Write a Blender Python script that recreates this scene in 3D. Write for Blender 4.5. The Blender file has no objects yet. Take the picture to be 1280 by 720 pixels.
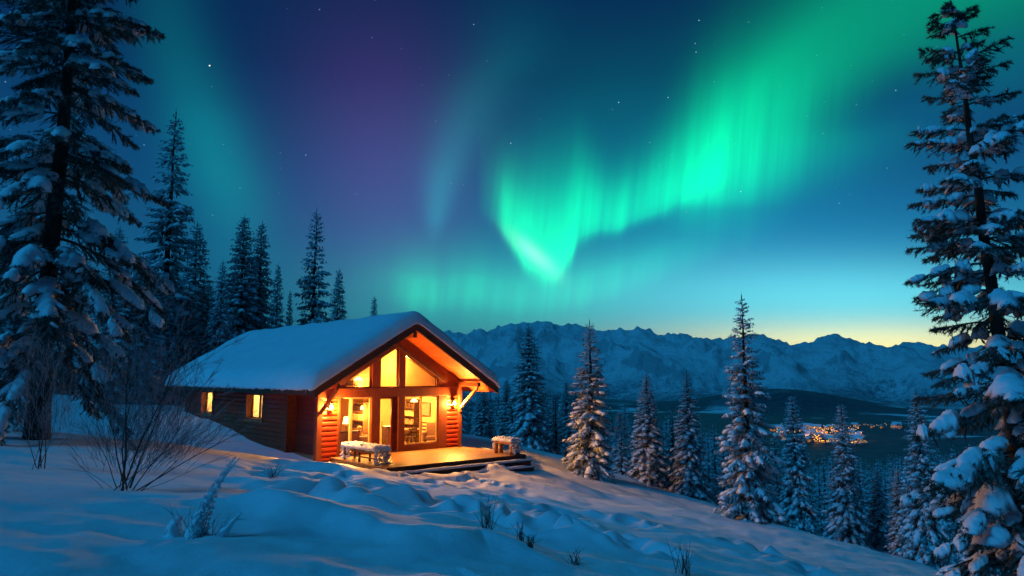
import bpy, math, random
import numpy as np

# ------------------------------------------------------------------ camera / world / light
scene = bpy.context.scene
C = scene.collection
EYE = 3.18
PITCH = math.atan(0.125)
FPX = 880.0
cam_d = bpy.data.cameras.new("camera")
cam_d.sensor_width = 36.0
cam_d.lens = FPX / 1280 * 36
cam_d.clip_start = 0.05
cam_d.clip_end = 60000
cam = bpy.data.objects.new("camera", cam_d)
C.objects.link(cam)
cam.location = (0, 0, EYE)
cam.rotation_euler = (math.pi / 2 + PITCH, 0, 0)
scene.camera = cam

vs = scene.view_settings
vs.view_transform = 'Standard'
vs.look = 'None'
vs.exposure = 0.0
vs.gamma = 1.0
vs.use_curve_mapping = False
scene.cycles.use_denoising = True
scene.cycles.max_bounces = 8
scene.cycles.diffuse_bounces = 3
scene.cycles.glossy_bounces = 2
scene.cycles.transmission_bounces = 4
scene.cycles.transparent_max_bounces = 12
scene.cycles.volume_bounces = 0
scene.cycles.sample_clamp_indirect = 4.0


def s2l(r, g, b):
    def f(c):
        c /= 255.0
        return c / 12.92 if c <= 0.04045 else ((c + 0.055) / 1.055) ** 2.4
    return (f(r), f(g), f(b))


def ray(px, py):
    u = (px - 640) / FPX
    v = (360 - py) / FPX
    d = np.array([u, math.cos(PITCH) - v * math.sin(PITCH), math.sin(PITCH) + v * math.cos(PITCH)])
    return d


def sky_ab(px, py):
    d = ray(px, py)
    return d[0] / d[1], d[2] / d[1]


# ---- small expression helper for shader nodes
class X:
    tree = None

    def __init__(self, s):
        self.s = s

    @staticmethod
    def m(op, a, b=None, c=None, clamp=False):
        n = X.tree.nodes.new('ShaderNodeMath')
        n.operation = op
        n.use_clamp = clamp
        for i, v in enumerate((a, b, c)):
            if v is None:
                continue
            if isinstance(v, X):
                X.tree.links.new(v.s, n.inputs[i])
            else:
                n.inputs[i].default_value = float(v)
        return X(n.outputs[0])

    def __add__(self, o): return X.m('ADD', self, o)
    __radd__ = __add__
    def __sub__(self, o): return X.m('SUBTRACT', self, o)
    def __rsub__(self, o): return X.m('SUBTRACT', o, self)
    def __mul__(self, o): return X.m('MULTIPLY', self, o)
    __rmul__ = __mul__
    def __truediv__(self, o): return X.m('DIVIDE', self, o)
    def __rtruediv__(self, o): return X.m('DIVIDE', o, self)


def gauss(x, c, w):
    t = (x - c) / w
    return X.m('EXPONENT', t * t * -1.0)


def gauss2(q):
    return X.m('EXPONENT', q * -1.0)


def sstep(x, e0, e1):
    n = X.tree.nodes.new('ShaderNodeMapRange')
    n.interpolation_type = 'SMOOTHSTEP'
    X.tree.links.new(x.s, n.inputs[0])
    n.inputs[1].default_value = e0
    n.inputs[2].default_value = e1
    return X(n.outputs[0])


def fcurve(x, pts):
    """smooth 1D function through pts [(x,y)...] (y within 0..1)"""
    x0, x1 = pts[0][0], pts[-1][0]
    n = X.tree.nodes.new('ShaderNodeFloatCurve')
    t = (x - x0) / (x1 - x0)
    t = X.m('MULTIPLY', t, 1.0, clamp=True)
    X.tree.links.new(t.s, n.inputs['Value'])
    cv = n.mapping.curves[0]
    P = [((a - x0) / (x1 - x0), b) for a, b in pts]
    cv.points[0].location = P[0]
    cv.points[1].location = P[-1]
    for p in P[1:-1]:
        cv.points.new(*p)
    n.mapping.update()
    return X(n.outputs[0])


def vcol(fac, col):
    n = X.tree.nodes.new('ShaderNodeVectorMath')
    n.operation = 'SCALE'
    n.inputs[0].default_value = col
    X.tree.links.new(fac.s, n.inputs['Scale'])
    return n.outputs[0]


def vadd(*socks):
    r = socks[0]
    for s in socks[1:]:
        n = X.tree.nodes.new('ShaderNodeVectorMath')
        n.operation = 'ADD'
        X.tree.links.new(r, n.inputs[0])
        X.tree.links.new(s, n.inputs[1])
        r = n.outputs[0]
    return r


def make_world():
    w = bpy.data.worlds.new("World")
    scene.world = w
    w.use_nodes = True
    t = w.node_tree
    t.nodes.clear()
    X.tree = t
    co = t.nodes.new('ShaderNodeTexCoord')
    sep = t.nodes.new('ShaderNodeSeparateXYZ')
    t.links.new(co.outputs['Generated'], sep.inputs[0])
    x, y, z = (X(sep.outputs[i]) for i in range(3))
    yy = X.m('MAXIMUM', y, 0.12)
    a = x / yy          # compass coordinate on the sky ahead
    b = z / yy          # height coordinate on the sky ahead
    front = sstep(y, 0.05, 0.45)

    # night blue gradient
    rp = t.nodes.new('ShaderNodeValToRGB')
    t.links.new(z.s, rp.inputs[0])
    e = rp.color_ramp
    stops = [(0.0, (14, 70, 112)), (0.06, (22, 86, 124)), (0.16, (20, 88, 130)), (0.27, (14, 72, 118)),
             (0.40, (8, 46, 90)), (0.55, (6, 34, 76)), (1.0, (5, 30, 70))]
    e.elements[0].position = 0
    e.elements[1].position = 1
    for p, c in stops[1:-1]:
        e.elements.new(p)
    for el, (p, c) in zip(sorted(e.elements, key=lambda q: q.position), stops):
        el.position = p
        el.color = (*s2l(*c), 1)
    base = rp.outputs[0]
    # the sky behind is a little darker than the sky ahead
    bk = t.nodes.new('ShaderNodeVectorMath')
    bk.operation = 'SCALE'
    t.links.new(base, bk.inputs[0])
    t.links.new((sstep(y, -0.6, 0.5) * 0.45 + 0.55).s, bk.inputs['Scale'])
    layers = [bk.outputs[0]]

    # after-sunset glow
    az = gauss(a, 0.50, 0.42)
    layers.append(vcol(gauss(b, 0.105, 0.060) * az * front, tuple(0.80 * c for c in s2l(120, 225, 215))))
    layers.append(vcol(gauss(b, 0.16, 0.13) * gauss(a, 0.42, 0.40) * front, tuple(0.34 * c for c in s2l(40, 170, 225))))
    layers.append(vcol(gauss(b, 0.035, 0.036) * gauss(a, 0.52, 0.30) * front, (1.45, 1.05, 0.12)))
    # purple veil
    pa = a + (b - 0.35) * 0.10
    layers.append(vcol(gauss(pa, -0.19, 0.13) * gauss(b, 0.33, 0.20) * front, (0.042, 0.001, 0.052)))
    layers.append(vcol(gauss(a, -0.17, 0.15) * gauss(b, 0.20, 0.16) * front, (0.016, 0.012, 0.045)))

    # ray structure along the aurora
    nz = t.nodes.new('ShaderNodeTexNoise')
    nz.noise_dimensions = '2D'
    nz.inputs['Scale'].default_value = 1.0
    nz.inputs['Detail'].default_value = 3.0
    nz.inputs['Roughness'].default_value = 0.6
    cb = t.nodes.new('ShaderNodeCombineXYZ')
    t.links.new((a * 40.0 - b * 5.0).s, cb.inputs[0])
    t.links.new((b * 1.4).s, cb.inputs[1])
    t.links.new(cb.outputs[0], nz.inputs['Vector'])
    rays = X(nz.outputs[0])

    # main curtain: lower edge, height and strength as functions of a
    def A(px, py): return sky_ab(px, py)[0]
    def B(px, py): return sky_ab(px, py)[1]
    edge = [(600, 272), (622, 288), (645, 322), (672, 352), (695, 354), (712, 332), (728, 303), (770, 292), (810, 276), (850, 262), (880, 250),
            (915, 232), (935, 216), (955, 192), (985, 178), (1030, 176), (1120, 172), (1280, 150)]
    b0 = fcurve(a, [(A(p, q), B(p, q)) for p, q in edge])
    inten = [(596, 0), (612, .12), (624, .42), (642, .90), (680, 1.0), (705, 1.0), (722, .86), (745, .74), (800, .60), (842, .56), (865, .64), (890, .45),
             (910, .22), (930, .08), (950, 0), (1280, 0)]
    I = fcurve(a, [(A(p, 250), v) for p, v in inten])
    hgt = [(600, .11), (625, .095), (650, .115), (690, .14), (720, .12), (760, .085), (800, .085), (850, .12), (900, .16), (930, .18), (965, .2), (1010, .2),
           (1080, .24), (1280, .24)]
    h = fcurve(a, [(A(p, 250), v) for p, v in hgt])
    tt = (b - b0) / h + (rays - 0.5) * 0.10 - 0.02
    prof = fcurve(tt, [(-0.25, 0), (-0.14, .02), (0.0, .30), (0.14, .86), (0.30, 1.0), (0.55, .86), (0.85, .50), (1.15, .20), (1.5, .05), (2.0, 0)])
    rw = 1.0 - sstep(a, A(925, 200), A(985, 200)) * 0.85
    mainc = prof * I * ((rays - 0.5) * 1.0 * rw + 1.0) * front
    layers.append(vcol(mainc, (0.0, 1.0, 0.31)))
    # white-green core of the hook
    q1 = (a - A(668, 318) + (b - B(668, 318)) * 0.95)
    q2 = (b - B(668, 318))
    core = gauss2(q1 * q1 * (1 / 0.015 ** 2) + q2 * q2 * (1 / 0.026 ** 2)) * front
    layers.append(vcol(core, (0.26, 0.34, 0.20)))
    # the ribbon that climbs and widens to the upper right
    yk = [(295, 862, 24, 0), (265, 872, 30, .30), (240, 884, 36, .86), (215, 903, 40, 1.0), (180, 924, 44, .95), (145, 940, 46, .84), (105, 966, 60, .66), (60, 1018, 86, .50),
          (20, 1078, 112, .42), (-30, 1160, 140, .36), (-100, 1290, 170, .2)]
    rc = fcurve(b, [(B(640, q), (p - 850) / 460.0) for q, p, w_, v_ in yk])
    rwid = fcurve(b, [(B(640, q), w_ / 200.0) for q, p, w_, v_ in yk])
    ramp_ = fcurve(b, [(B(640, q), v_) for q, p, w_, v_ in yk])
    dd = a - (rc * (460.0 / 872.0) + (850 - 640) / 872.0)
    rw_ = rwid * (200.0 / 872.0)
    right = sstep(dd, -0.01, 0.05)
    qd = dd / (rw_ * (right * 1.25 + 1.0))
    ribbon = gauss2(qd * qd) * ramp_ * ((rays - 0.5) * 0.95 * (1.0 - sstep(b, 0.30, 0.50)) + 1.0) * front
    layers.append(vcol(ribbon, (0.0, 0.78, 0.255)))
    d1b = (b - B(1080, 170)) - (a - A(1080, 170)) * 0.46
    sweep2 = gauss(d1b, 0, 0.055) * fcurve(a, [(A(940, 100), 0), (A(1020, 100), .6), (A(1100, 100), 1), (A(1279, 100), .8), (1.3, .0)]) * front
    layers.append(vcol(sweep2, (0.0, 0.075, 0.055)))
    # soft teal halo round the main curtain
    hq1 = (a - A(800, 200)) / 0.24
    hq2 = (b - B(800, 190)) / 0.16
    layers.append(vcol(gauss2(hq1 * hq1 + hq2 * hq2) * front, (0.0, 0.075, 0.050)))

    # lower band above the cabin and mountains
    e2 = [(470, 372), (510, 384), (560, 386), (600, 384), (640, 390), (700, 386), (760, 372), (830, 346), (900, 318), (960, 296), (1000, 280)]
    b2 = fcurve(a, [(A(p, q), B(p, q)) for p, q in e2])
    i2 = [(430, 0), (480, .16), (518, .66), (538, .70), (553, .42), (566, .62), (598, .66), (620, .50), (660, .52), (720, .54), (800, .40), (880, .22), (1000, 0)]
    I2 = fcurve(a, [(A(p, 350), v) for p, v in i2])
    t2 = (b - b2) / 0.06 + (rays - 0.5) * 0.25
    p2 = fcurve(t2, [(-0.6, 0), (-0.2, .18), (0.15, .75), (0.45, 1.0), (0.9, .55), (1.4, .18), (2.1, 0)])
    layers.append(vcol(p2 * I2 * ((rays - 0.5) * 1.1 + 1.0) * front, (0.0, 0.46, 0.17)))
    layers.append(vcol(gauss(a, A(585, 350), 0.24) * gauss(b, 0.09, 0.085) * front, (0.0, 0.15, 0.060)))

    # thin streak left of the hook
    cx = fcurve(b, [(B(545, 300), .12), (B(545, 270), .14), (B(555, 215), .22), (B(575, 160), .40), (B(600, 110), .62), (B(640, 50), .97), (B(660, 0), 1.0)])
    st = (a - (A(530, 250) + cx * 0.13))
    streak = gauss2(st * st / (((b - 0.17) * 0.17 + 0.007) * ((b - 0.17) * 0.17 + 0.007))) * fcurve(b, [(B(545, 305), 0), (B(545, 285), .5), (B(545, 255), 1), (B(560, 180), .62), (B(600, 80), .3), (0.62, .0)]) * front
    layers.append(vcol(streak, (0.0, 0.125, 0.115)))

    # long veil on the left
    cl = fcurve(b, [(B(310, 330), 1.0), (B(290, 270), .90), (B(265, 210), .72), (B(240, 150), .52), (B(215, 80), .28), (B(190, 0), 0.06), (.75, 0)])
    sl = (a - (A(190, 150) + cl * (A(310, 150) - A(190, 150)))) / 0.060
    veil = gauss2(sl * sl) * fcurve(b, [(B(310, 390), 0.05), (B(300, 310), .35), (B(290, 250), .8), (B(270, 200), 1), (B(240, 110), .62), (B(200, 0), .35), (.8, 0)]) * front
    layers.append(vcol(veil, (0.0, 0.135, 0.105)))

    # stars
    vo = t.nodes.new('ShaderNodeTexVoronoi')
    vo.inputs['Scale'].default_value = 62
    t.links.new(co.outputs['Generated'], vo.inputs['Vector'])
    sc = t.nodes.new('ShaderNodeSeparateColor')
    t.links.new(vo.outputs['Color'], sc.inputs[0])
    rnd = X(sc.outputs[0])
    d = X(vo.outputs['Distance'])
    star = (1.0 - sstep(d, 0.020, 0.062)) * (X.m('POWER', rnd, 14.0) * 1.3 + X.m('POWER', rnd, 2.0) * 1.2) * sstep(b, 0.16, 0.32)
    layers.append(vcol(star, (0.30, 0.44, 0.52)))
    bx, by = A(262, 82), B(262, 82)
    ds = (a - bx) * (a - bx) + (b - by) * (b - by)
    layers.append(vcol((1.0 - sstep(ds, 0.0000003, 0.0000018)) * front, (1.6, 1.7, 1.6)))

    bg = t.nodes.new('ShaderNodeBackground')
    bg.inputs['Strength'].default_value = 1.0
    t.links.new(vadd(*layers), bg.inputs['Color'])
    out = t.nodes.new('ShaderNodeOutputWorld')
    t.links.new(bg.outputs[0], out.inputs['Surface'])
    w.cycles.sampling_method = 'MANUAL'
    w.cycles.sample_map_resolution = 512


make_world()

# faint high moonlight behind thin cloud: soft and blue
sun_d = bpy.data.lights.new("moonlight", 'SUN')
sun_d.energy = 1.17
sun_d.angle = math.radians(20)
sun_d.color = (0.018, 0.44, 1.0)
sun = bpy.data.objects.new("moonlight", sun_d)
C.objects.link(sun)
sun.rotation_euler = (math.radians(52), 0, math.radians(-56))

# ------------------------------------------------------------------ helpers
rng = np.random.default_rng(7)
random.seed(7)


def np_mesh(name, verts, faces, mats, smooth=False):
    """faces: list of (array(n,k), material index[, smooth])"""
    me = bpy.data.meshes.new(name)
    verts = np.ascontiguousarray(verts, dtype=np.float32)
    me.vertices.add(len(verts))
    me.vertices.foreach_set('co', verts.ravel())
    loops, starts, mi, sm = [], [], [], []
    off = 0
    for f in faces:
        arr, m = np.asarray(f[0], dtype=np.int32), f[1]
        if len(arr) == 0:
            continue
        s = f[2] if len(f) > 2 else smooth
        k = arr.shape[1]
        loops.append(arr.ravel())
        starts.append(off + np.arange(len(arr), dtype=np.int32) * k)
        off += arr.size
        mi.append(np.full(len(arr), m, dtype=np.int32))
        sm.append(np.full(len(arr), s, dtype=bool))
    loops = np.concatenate(loops)
    starts = np.concatenate(starts)
    me.loops.add(len(loops))
    me.loops.foreach_set('vertex_index', loops)
    me.polygons.add(len(starts))
    me.polygons.foreach_set('loop_start', starts)
    me.polygons.foreach_set('material_index', np.concatenate(mi))
    me.polygons.foreach_set('use_smooth', np.concatenate(sm))
    me.update(calc_edges=True)
    me.validate()
    for m in mats:
        me.materials.append(m)
    return me


def link(name, me, parent=None):
    o = bpy.data.objects.new(name, me)
    C.objects.link(o)
    if parent is not None:
        o.parent = parent
    return o


def tag(o, label=None, cat=None, group=None, kind=None):
    if label: o['label'] = label
    if cat: o['category'] = cat
    if group: o['group'] = group
    if kind: o['kind'] = kind
    return o


def thing(name, label, cat, loc=(0, 0, 0), rz=0.0, group=None):
    o = bpy.data.objects.new(name, None)
    C.objects.link(o)
    o.empty_display_size = 0.2
    o.location = loc
    o.rotation_euler = (0, 0, rz)
    return tag(o, label, cat, group)


class MB:
    """collects shapes into one mesh"""
    def __init__(self):
        self.v, self.f = [], []

    def add(self, vs_, fs_, smooth=False):
        o = len(self.v)
        self.v += [tuple(p) for p in vs_]
        self.f += [(tuple(i + o for i in f), smooth) for f in fs_]
        return self

    def box(self, x0, x1, y0, y1, z0, z1):
        v = [(x0, y0, z0), (x1, y0, z0), (x1, y1, z0), (x0, y1, z0), (x0, y0, z1), (x1, y0, z1), (x1, y1, z1), (x0, y1, z1)]
        f = [(0, 3, 2, 1), (4, 5, 6, 7), (0, 1, 5, 4), (1, 2, 6, 5), (2, 3, 7, 6), (3, 0, 4, 7)]
        return self.add(v, f)

    def prism(self, poly, y0, y1):
        """poly: (x,z) outline counter-clockwise seen from -y"""
        n = len(poly)
        v = [(x, y0, z) for x, z in poly] + [(x, y1, z) for x, z in poly]
        f = [tuple(range(n)), tuple(range(2 * n - 1, n - 1, -1))]
        f += [(i, i + n, (i + 1) % n + n, (i + 1) % n) for i in range(n)]
        return self.add(v, f)

    def tube(self, pts, rad, n=8, cap=True, smooth=True):
        pts = [np.array(p, float) for p in pts]
        vs_, fs_ = [], []
        ref = np.array([0.3, 0.2, 1.0])
        for i, p in enumerate(pts):
            d = pts[min(i + 1, len(pts) - 1)] - pts[max(i - 1, 0)]
            d = d / (np.linalg.norm(d) + 1e-9)
            r_ = ref if abs(d @ ref / np.linalg.norm(ref)) < 0.95 else np.array([1.0, 0, 0])
            u = np.cross(d, r_); u /= np.linalg.norm(u)
            w = np.cross(d, u)
            R = rad[i] if hasattr(rad, '__len__') else rad
            for k in range(n):
                t = 2 * math.pi * k / n
                vs_.append(p + R * (math.cos(t) * u + math.sin(t) * w))
        for i in range(len(pts) - 1):
            for k in range(n):
                a_, b_ = i * n + k, i * n + (k + 1) % n
                fs_.append((a_, b_, b_ + n, a_ + n))
        if cap:
            fs_.append(tuple(range(n - 1, -1, -1)))
            fs_.append(tuple(range((len(pts) - 1) * n, len(pts) * n)))
        return self.add(vs_, fs_, smooth)

    def bar(self, p, q, w, h):
        p, q = np.array(p, float), np.array(q, float)
        d = (q - p) / np.linalg.norm(q - p)
        up = np.array([0, 0, 1.0])
        if abs(d[2]) > 0.99: up = np.array([1.0, 0, 0])
        s = np.cross(d, up); s /= np.linalg.norm(s)
        u = np.cross(s, d)
        v = [c + a_ * s * w / 2 + b_ * u * h / 2 for c in (p, q) for a_, b_ in ((-1, -1), (1, -1), (1, 1), (-1, 1))]
        f = [(3, 2, 1, 0), (4, 5, 6, 7), (0, 1, 5, 4), (1, 2, 6, 5), (2, 3, 7, 6), (3, 0, 4, 7)]
        return self.add(v, f)

    def lathe(self, prof, c=(0, 0, 0), n=16):
        vs_, fs_ = [], []
        for r, z in prof:
            for k in range(n):
                t = 2 * math.pi * k / n
                vs_.append((c[0] + r * math.cos(t), c[1] + r * math.sin(t), c[2] + z))
        for i in range(len(prof) - 1):
            for k in range(n):
                a_, b_ = i * n + k, i * n + (k + 1) % n
                fs_.append((a_, b_, b_ + n, a_ + n))
        fs_.append(tuple(range(n - 1, -1, -1)))
        fs_.append(tuple(range((len(prof) - 1) * n, len(prof) * n)))
        return self.add(vs_, fs_, True)

    def build(self, name, mat, parent=None, bevel=0.0):
        me = bpy.data.meshes.new(name)
        me.from_pydata(self.v, [], [f for f, s in self.f])
        me.polygons.foreach_set('use_smooth', [s for f, s in self.f])
        me.materials.append(mat)
        me.update()
        o = link(name, me, parent)
        if bevel > 0:
            m = o.modifiers.new('bevel', 'BEVEL')
            m.width = bevel
            m.segments = 2
            m.limit_method = 'ANGLE'
            m.angle_limit = math.radians(40)
        return o


# ---- numpy gradient noise
_perm = rng.permutation(512)
_grad = np.stack([np.cos(np.linspace(0, 2 * np.pi, 64, endpoint=False)), np.sin(np.linspace(0, 2 * np.pi, 64, endpoint=False))], 1)


def perlin(x, y):
    x = np.asarray(x, float); y = np.asarray(y, float)
    xi = np.floor(x).astype(int); yi = np.floor(y).astype(int)
    xf, yf = x - xi, y - yi
    def g(ix, iy, fx, fy):
        hsh = _perm[(_perm[ix & 511] + iy) & 511] & 63
        gr = _grad[hsh]
        return gr[..., 0] * fx + gr[..., 1] * fy
    u = xf * xf * xf * (xf * (xf * 6 - 15) + 10)
    v = yf * yf * yf * (yf * (yf * 6 - 15) + 10)
    n00 = g(xi, yi, xf, yf); n10 = g(xi + 1, yi, xf - 1, yf)
    n01 = g(xi, yi + 1, xf, yf - 1); n11 = g(xi + 1, yi + 1, xf - 1, yf - 1)
    return (n00 * (1 - u) + n10 * u) * (1 - v) + (n01 * (1 - u) + n11 * u) * v


def fbm(x, y, oct=4, gain=0.5):
    s = 0; a_ = 1.0
    for i in range(oct):
        s = s + a_ * perlin(x * 2 ** i + 17.3 * i, y * 2 ** i - 9.1 * i)
        a_ *= gain
    return s


def ridged(x, y, oct=5):
    s = 0; a_ = 1.0; w = 1.0
    for i in range(oct):
        n = 1 - np.abs(perlin(x * 2.1 ** i + 5.3 * i, y * 2.1 ** i + 3.7 * i)) * 2
        n = n * n * w
        w = np.clip(n * 1.4, 0, 1)
        s = s + a_ * n
        a_ *= 0.5
    return s


def smooth01(x, a_, b_):
    t = np.clip((x - a_) / (b_ - a_), 0, 1)
    return t * t * (3 - 2 * t)


# ------------------------------------------------------------------ materials
def mat_base(name):
    m = bpy.data.materials.new(name)
    m.use_nodes = True
    t = m.node_tree
    X.tree = t
    b = t.nodes['Principled BSDF']
    return m, t, b


def noise_node(t, scale, detail=4, coord='Object', rough=0.6, stretch=(1, 1, 1)):
    tc = t.nodes.new('ShaderNodeTexCoord')
    mp = t.nodes.new('ShaderNodeMapping')
    mp.inputs['Scale'].default_value = stretch
    t.links.new(tc.outputs[coord], mp.inputs[0])
    n = t.nodes.new('ShaderNodeTexNoise')
    n.inputs['Scale'].default_value = scale
    n.inputs['Detail'].default_value = detail
    n.inputs['Roughness'].default_value = rough
    t.links.new(mp.outputs[0], n.inputs['Vector'])
    return n


def ramp(t, sock, stops):
    r = t.nodes.new('ShaderNodeValToRGB')
    e = r.color_ramp
    while len(e.elements) < len(stops):
        e.elements.new(0.5)
    for el, (p, c) in zip(e.elements, stops):
        el.position = p
        el.color = (*c, 1)
    t.links.new(sock, r.inputs[0])
    return r


def bump(t, b, sock, strength, dist):
    n = t.nodes.new('ShaderNodeBump')
    n.inputs['Strength'].default_value = strength
    n.inputs['Distance'].default_value = dist
    t.links.new(sock, n.inputs['Height'])
    t.links.new(n.outputs[0], b.inputs['Normal'])


def mat_noise(name, c0, c1, scale=6, rough=0.7, bmp=0.3, bd=0.01, stretch=(1, 1, 1), detail=5, spec=0.3):
    m, t, b = mat_base(name)
    n = noise_node(t, scale, detail, stretch=stretch)
    r = ramp(t, n.outputs[0], [(0.3, c0), (0.7, c1)])
    t.links.new(r.outputs[0], b.inputs['Base Color'])
    b.inputs['Roughness'].default_value = rough
    b.inputs['Specular IOR Level'].default_value = spec
    if bmp: bump(t, b, n.outputs[0], bmp, bd)
    return m


def mat_boards(name, c0, c1, axis, width, rough=0.55, stretch=(1, 1, 1)):
    """boards running along another axis: dark joints every `width` along `axis`, grain and board-to-board tint"""
    m, t, b = mat_base(name)
    tc = t.nodes.new('ShaderNodeTexCoord')
    sp = t.nodes.new('ShaderNodeSeparateXYZ')
    t.links.new(tc.outputs['Object'], sp.inputs[0])
    q = X(sp.outputs['XYZ'.index(axis)]) / width
    fr = X.m('FRACT', q)
    fl = X.m('FLOOR', q)
    wn = t.nodes.new('ShaderNodeTexWhiteNoise')
    wn.noise_dimensions = '1D'
    t.links.new(fl.s, wn.inputs['W'])
    n = noise_node(t, 7, 6, stretch=stretch)
    tint = X(wn.outputs[0]) * 0.45 + X(n.outputs[0]) * 0.55
    r = ramp(t, tint.s, [(0.25, c0), (0.75, c1)])
    edge = X.m('MINIMUM', fr, 1.0 - fr)
    joint = sstep(edge, 0.02, 0.07)
    mx = t.nodes.new('ShaderNodeMix')
    mx.data_type = 'RGBA'
    t.links.new(joint.s, mx.inputs[0])
    mx.inputs[6].default_value = (c0[0] * .25, c0[1] * .25, c0[2] * .25, 1)
    t.links.new(r.outputs[0], mx.inputs[7])
    t.links.new(mx.outputs[2], b.inputs['Base Color'])
    b.inputs['Roughness'].default_value = rough
    b.inputs['Specular IOR Level'].default_value = 0.3
    bump(t, b, (joint + X(n.outputs[0]) * 0.25).s, 0.6, 0.012)
    return m


def mat_emit(name, col, strength):
    m, t, b = mat_base(name)
    b.inputs['Base Color'].default_value = (*col, 1)
    b.inputs['Emission Color'].default_value = (*col, 1)
    b.inputs['Emission Strength'].default_value = strength
    return m


def mat_snow(name, col=(0.80, 0.83, 0.88), bs=0.35, fine=26, lump=3.0, dist=0.03):
    m, t, b = mat_base(name)
    n1 = noise_node(t, lump, 4)
    n2 = noise_node(t, fine, 6, rough=0.7)
    r = ramp(t, n1.outputs[0], [(0.3, tuple(c * .93 for c in col)), (0.7, col)])
    t.links.new(r.outputs[0], b.inputs['Base Color'])
    b.inputs['Roughness'].default_value = 0.75
    b.inputs['Specular IOR Level'].default_value = 0.25
    bump(t, b, (X(n1.outputs[0]) + X(n2.outputs[0]) * 0.35).s, bs, dist)
    return m


M = {}
M['snow_tree'] = mat_snow('tree_snow', bs=0.5, fine=18, lump=5, dist=0.05)
M['snow_roof'] = mat_snow('roof_snow', bs=0.25, fine=14, lump=1.2, dist=0.04)
M['needle'] = mat_noise('needles', (0.014, 0.026, 0.016), (0.05, 0.066, 0.042), 3, 0.7, 0)
def mat_needles(name, c0, c1, frost):
    """needles with rime lying on the sprays that face up"""
    m, t, b = mat_base(name)
    n = noise_node(t, 2.6, 4)
    r = ramp(t, n.outputs[0], [(0.3, c0), (0.7, c1)])
    ge = t.nodes.new('ShaderNodeNewGeometry')
    sp = t.nodes.new('ShaderNodeSeparateXYZ')
    t.links.new(ge.outputs['True Normal'], sp.inputs[0])
    nz = X.m('ABSOLUTE', X(sp.outputs[2]))
    f = sstep(nz + (X(n.outputs[0]) - 0.5) * 1.6, 0.25, 0.95) * frost
    mx = t.nodes.new('ShaderNodeMix')
    mx.data_type = 'RGBA'
    t.links.new(f.s, mx.inputs[0])
    t.links.new(r.outputs[0], mx.inputs[6])
    mx.inputs[7].default_value = (0.62, 0.66, 0.72, 1)
    t.links.new(mx.outputs[2], b.inputs['Base Color'])
    b.inputs['Roughness'].default_value = 0.8
    b.inputs['Specular IOR Level'].default_value = 0.15
    return m


M['needle'] = mat_needles('needles', (0.014, 0.026, 0.016), (0.05, 0.066, 0.042), 0.16)
M['needle_frost'] = mat_needles('frosted_needles', (0.014, 0.026, 0.016), (0.05, 0.066, 0.042), 0.52)
M['bark'] = mat_noise('bark', (0.018, 0.012, 0.009), (0.07, 0.05, 0.038), 9, 0.9, 0.9, 0.03, (1, 1, .25))
M['twig'] = mat_noise('twig_bark', (0.04, 0.022, 0.018), (0.11, 0.07, 0.06), 12, 0.85, 0)
M['twig_frost'] = mat_noise('frosted_twig', (0.14, 0.12, 0.13), (0.36, 0.33, 0.36), 9, 0.85, 0)
M['grass'] = mat_noise('dry_grass', (0.05, 0.035, 0.02), (0.16, 0.12, 0.08), 14, 0.85, 0)
M['log'] = mat_noise('log_wood', (0.25, 0.020, 0.005), (0.42, 0.044, 0.010), 5, 0.5, 0.35, 0.012, (1, 1, 7))
M['trim'] = mat_noise('trim_wood', (0.12, 0.026, 0.009), (0.20, 0.052, 0.018), 6, 0.42, 0.2, 0.006, (4, 4, .6))
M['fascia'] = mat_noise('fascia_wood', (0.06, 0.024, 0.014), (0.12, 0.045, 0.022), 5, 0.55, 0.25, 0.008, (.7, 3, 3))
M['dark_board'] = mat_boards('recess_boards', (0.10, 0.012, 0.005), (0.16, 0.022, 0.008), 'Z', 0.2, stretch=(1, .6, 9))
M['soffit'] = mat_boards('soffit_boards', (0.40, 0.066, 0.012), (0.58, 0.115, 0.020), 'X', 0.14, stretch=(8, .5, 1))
M['deck'] = mat_boards('deck_boards', (0.26, 0.12, 0.045), (0.44, 0.22, 0.085), 'Y', 0.145, 0.5, (.5, 8, 1))
M['brace'] = mat_noise('brace_wood', (0.34, 0.14, 0.045), (0.5, 0.22, 0.075), 6, 0.5, 0.2, 0.006, (4, 4, .8))
M['plaster'] = mat_noise('warm_plaster', (0.56, 0.37, 0.15), (0.67, 0.45, 0.20), 2.5, 0.8, 0.1, 0.01)
M['in_floor'] = mat_boards('floor_boards', (0.22, 0.11, 0.05), (0.34, 0.19, 0.09), 'X', 0.16, 0.45, (8, .5, 1))
M['furn_dark'] = mat_noise('dark_wood', (0.03, 0.014, 0.008), (0.07, 0.032, 0.016), 6, 0.45, 0.15, 0.004, (1, 1, 5))
M['furn_mid'] = mat_noise('oak_wood', (0.20, 0.10, 0.04), (0.32, 0.17, 0.07), 6, 0.45, 0.15, 0.004, (1, 1, 5))
M['cloth'] = mat_noise('cloth', (0.20, 0.12, 0.07), (0.34, 0.22, 0.13), 9, 0.9, 0.2, 0.004)
M['metal'] = mat_noise('dark_iron', (0.012, 0.011, 0.010), (0.03, 0.027, 0.024), 20, 0.4, 0.1, 0.002, spec=0.5)
M['frame_light'] = mat_noise('pale_frame', (0.45, 0.30, 0.13), (0.6, 0.42, 0.2), 6, 0.45, 0.1, 0.003)
M['bulb'] = mat_emit('warm_bulb', (1.0, 0.62, 0.22), 38)
M['shade_lit'] = mat_emit('lit_lamp_shade', (1.0, 0.66, 0.26), 3.6)


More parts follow.
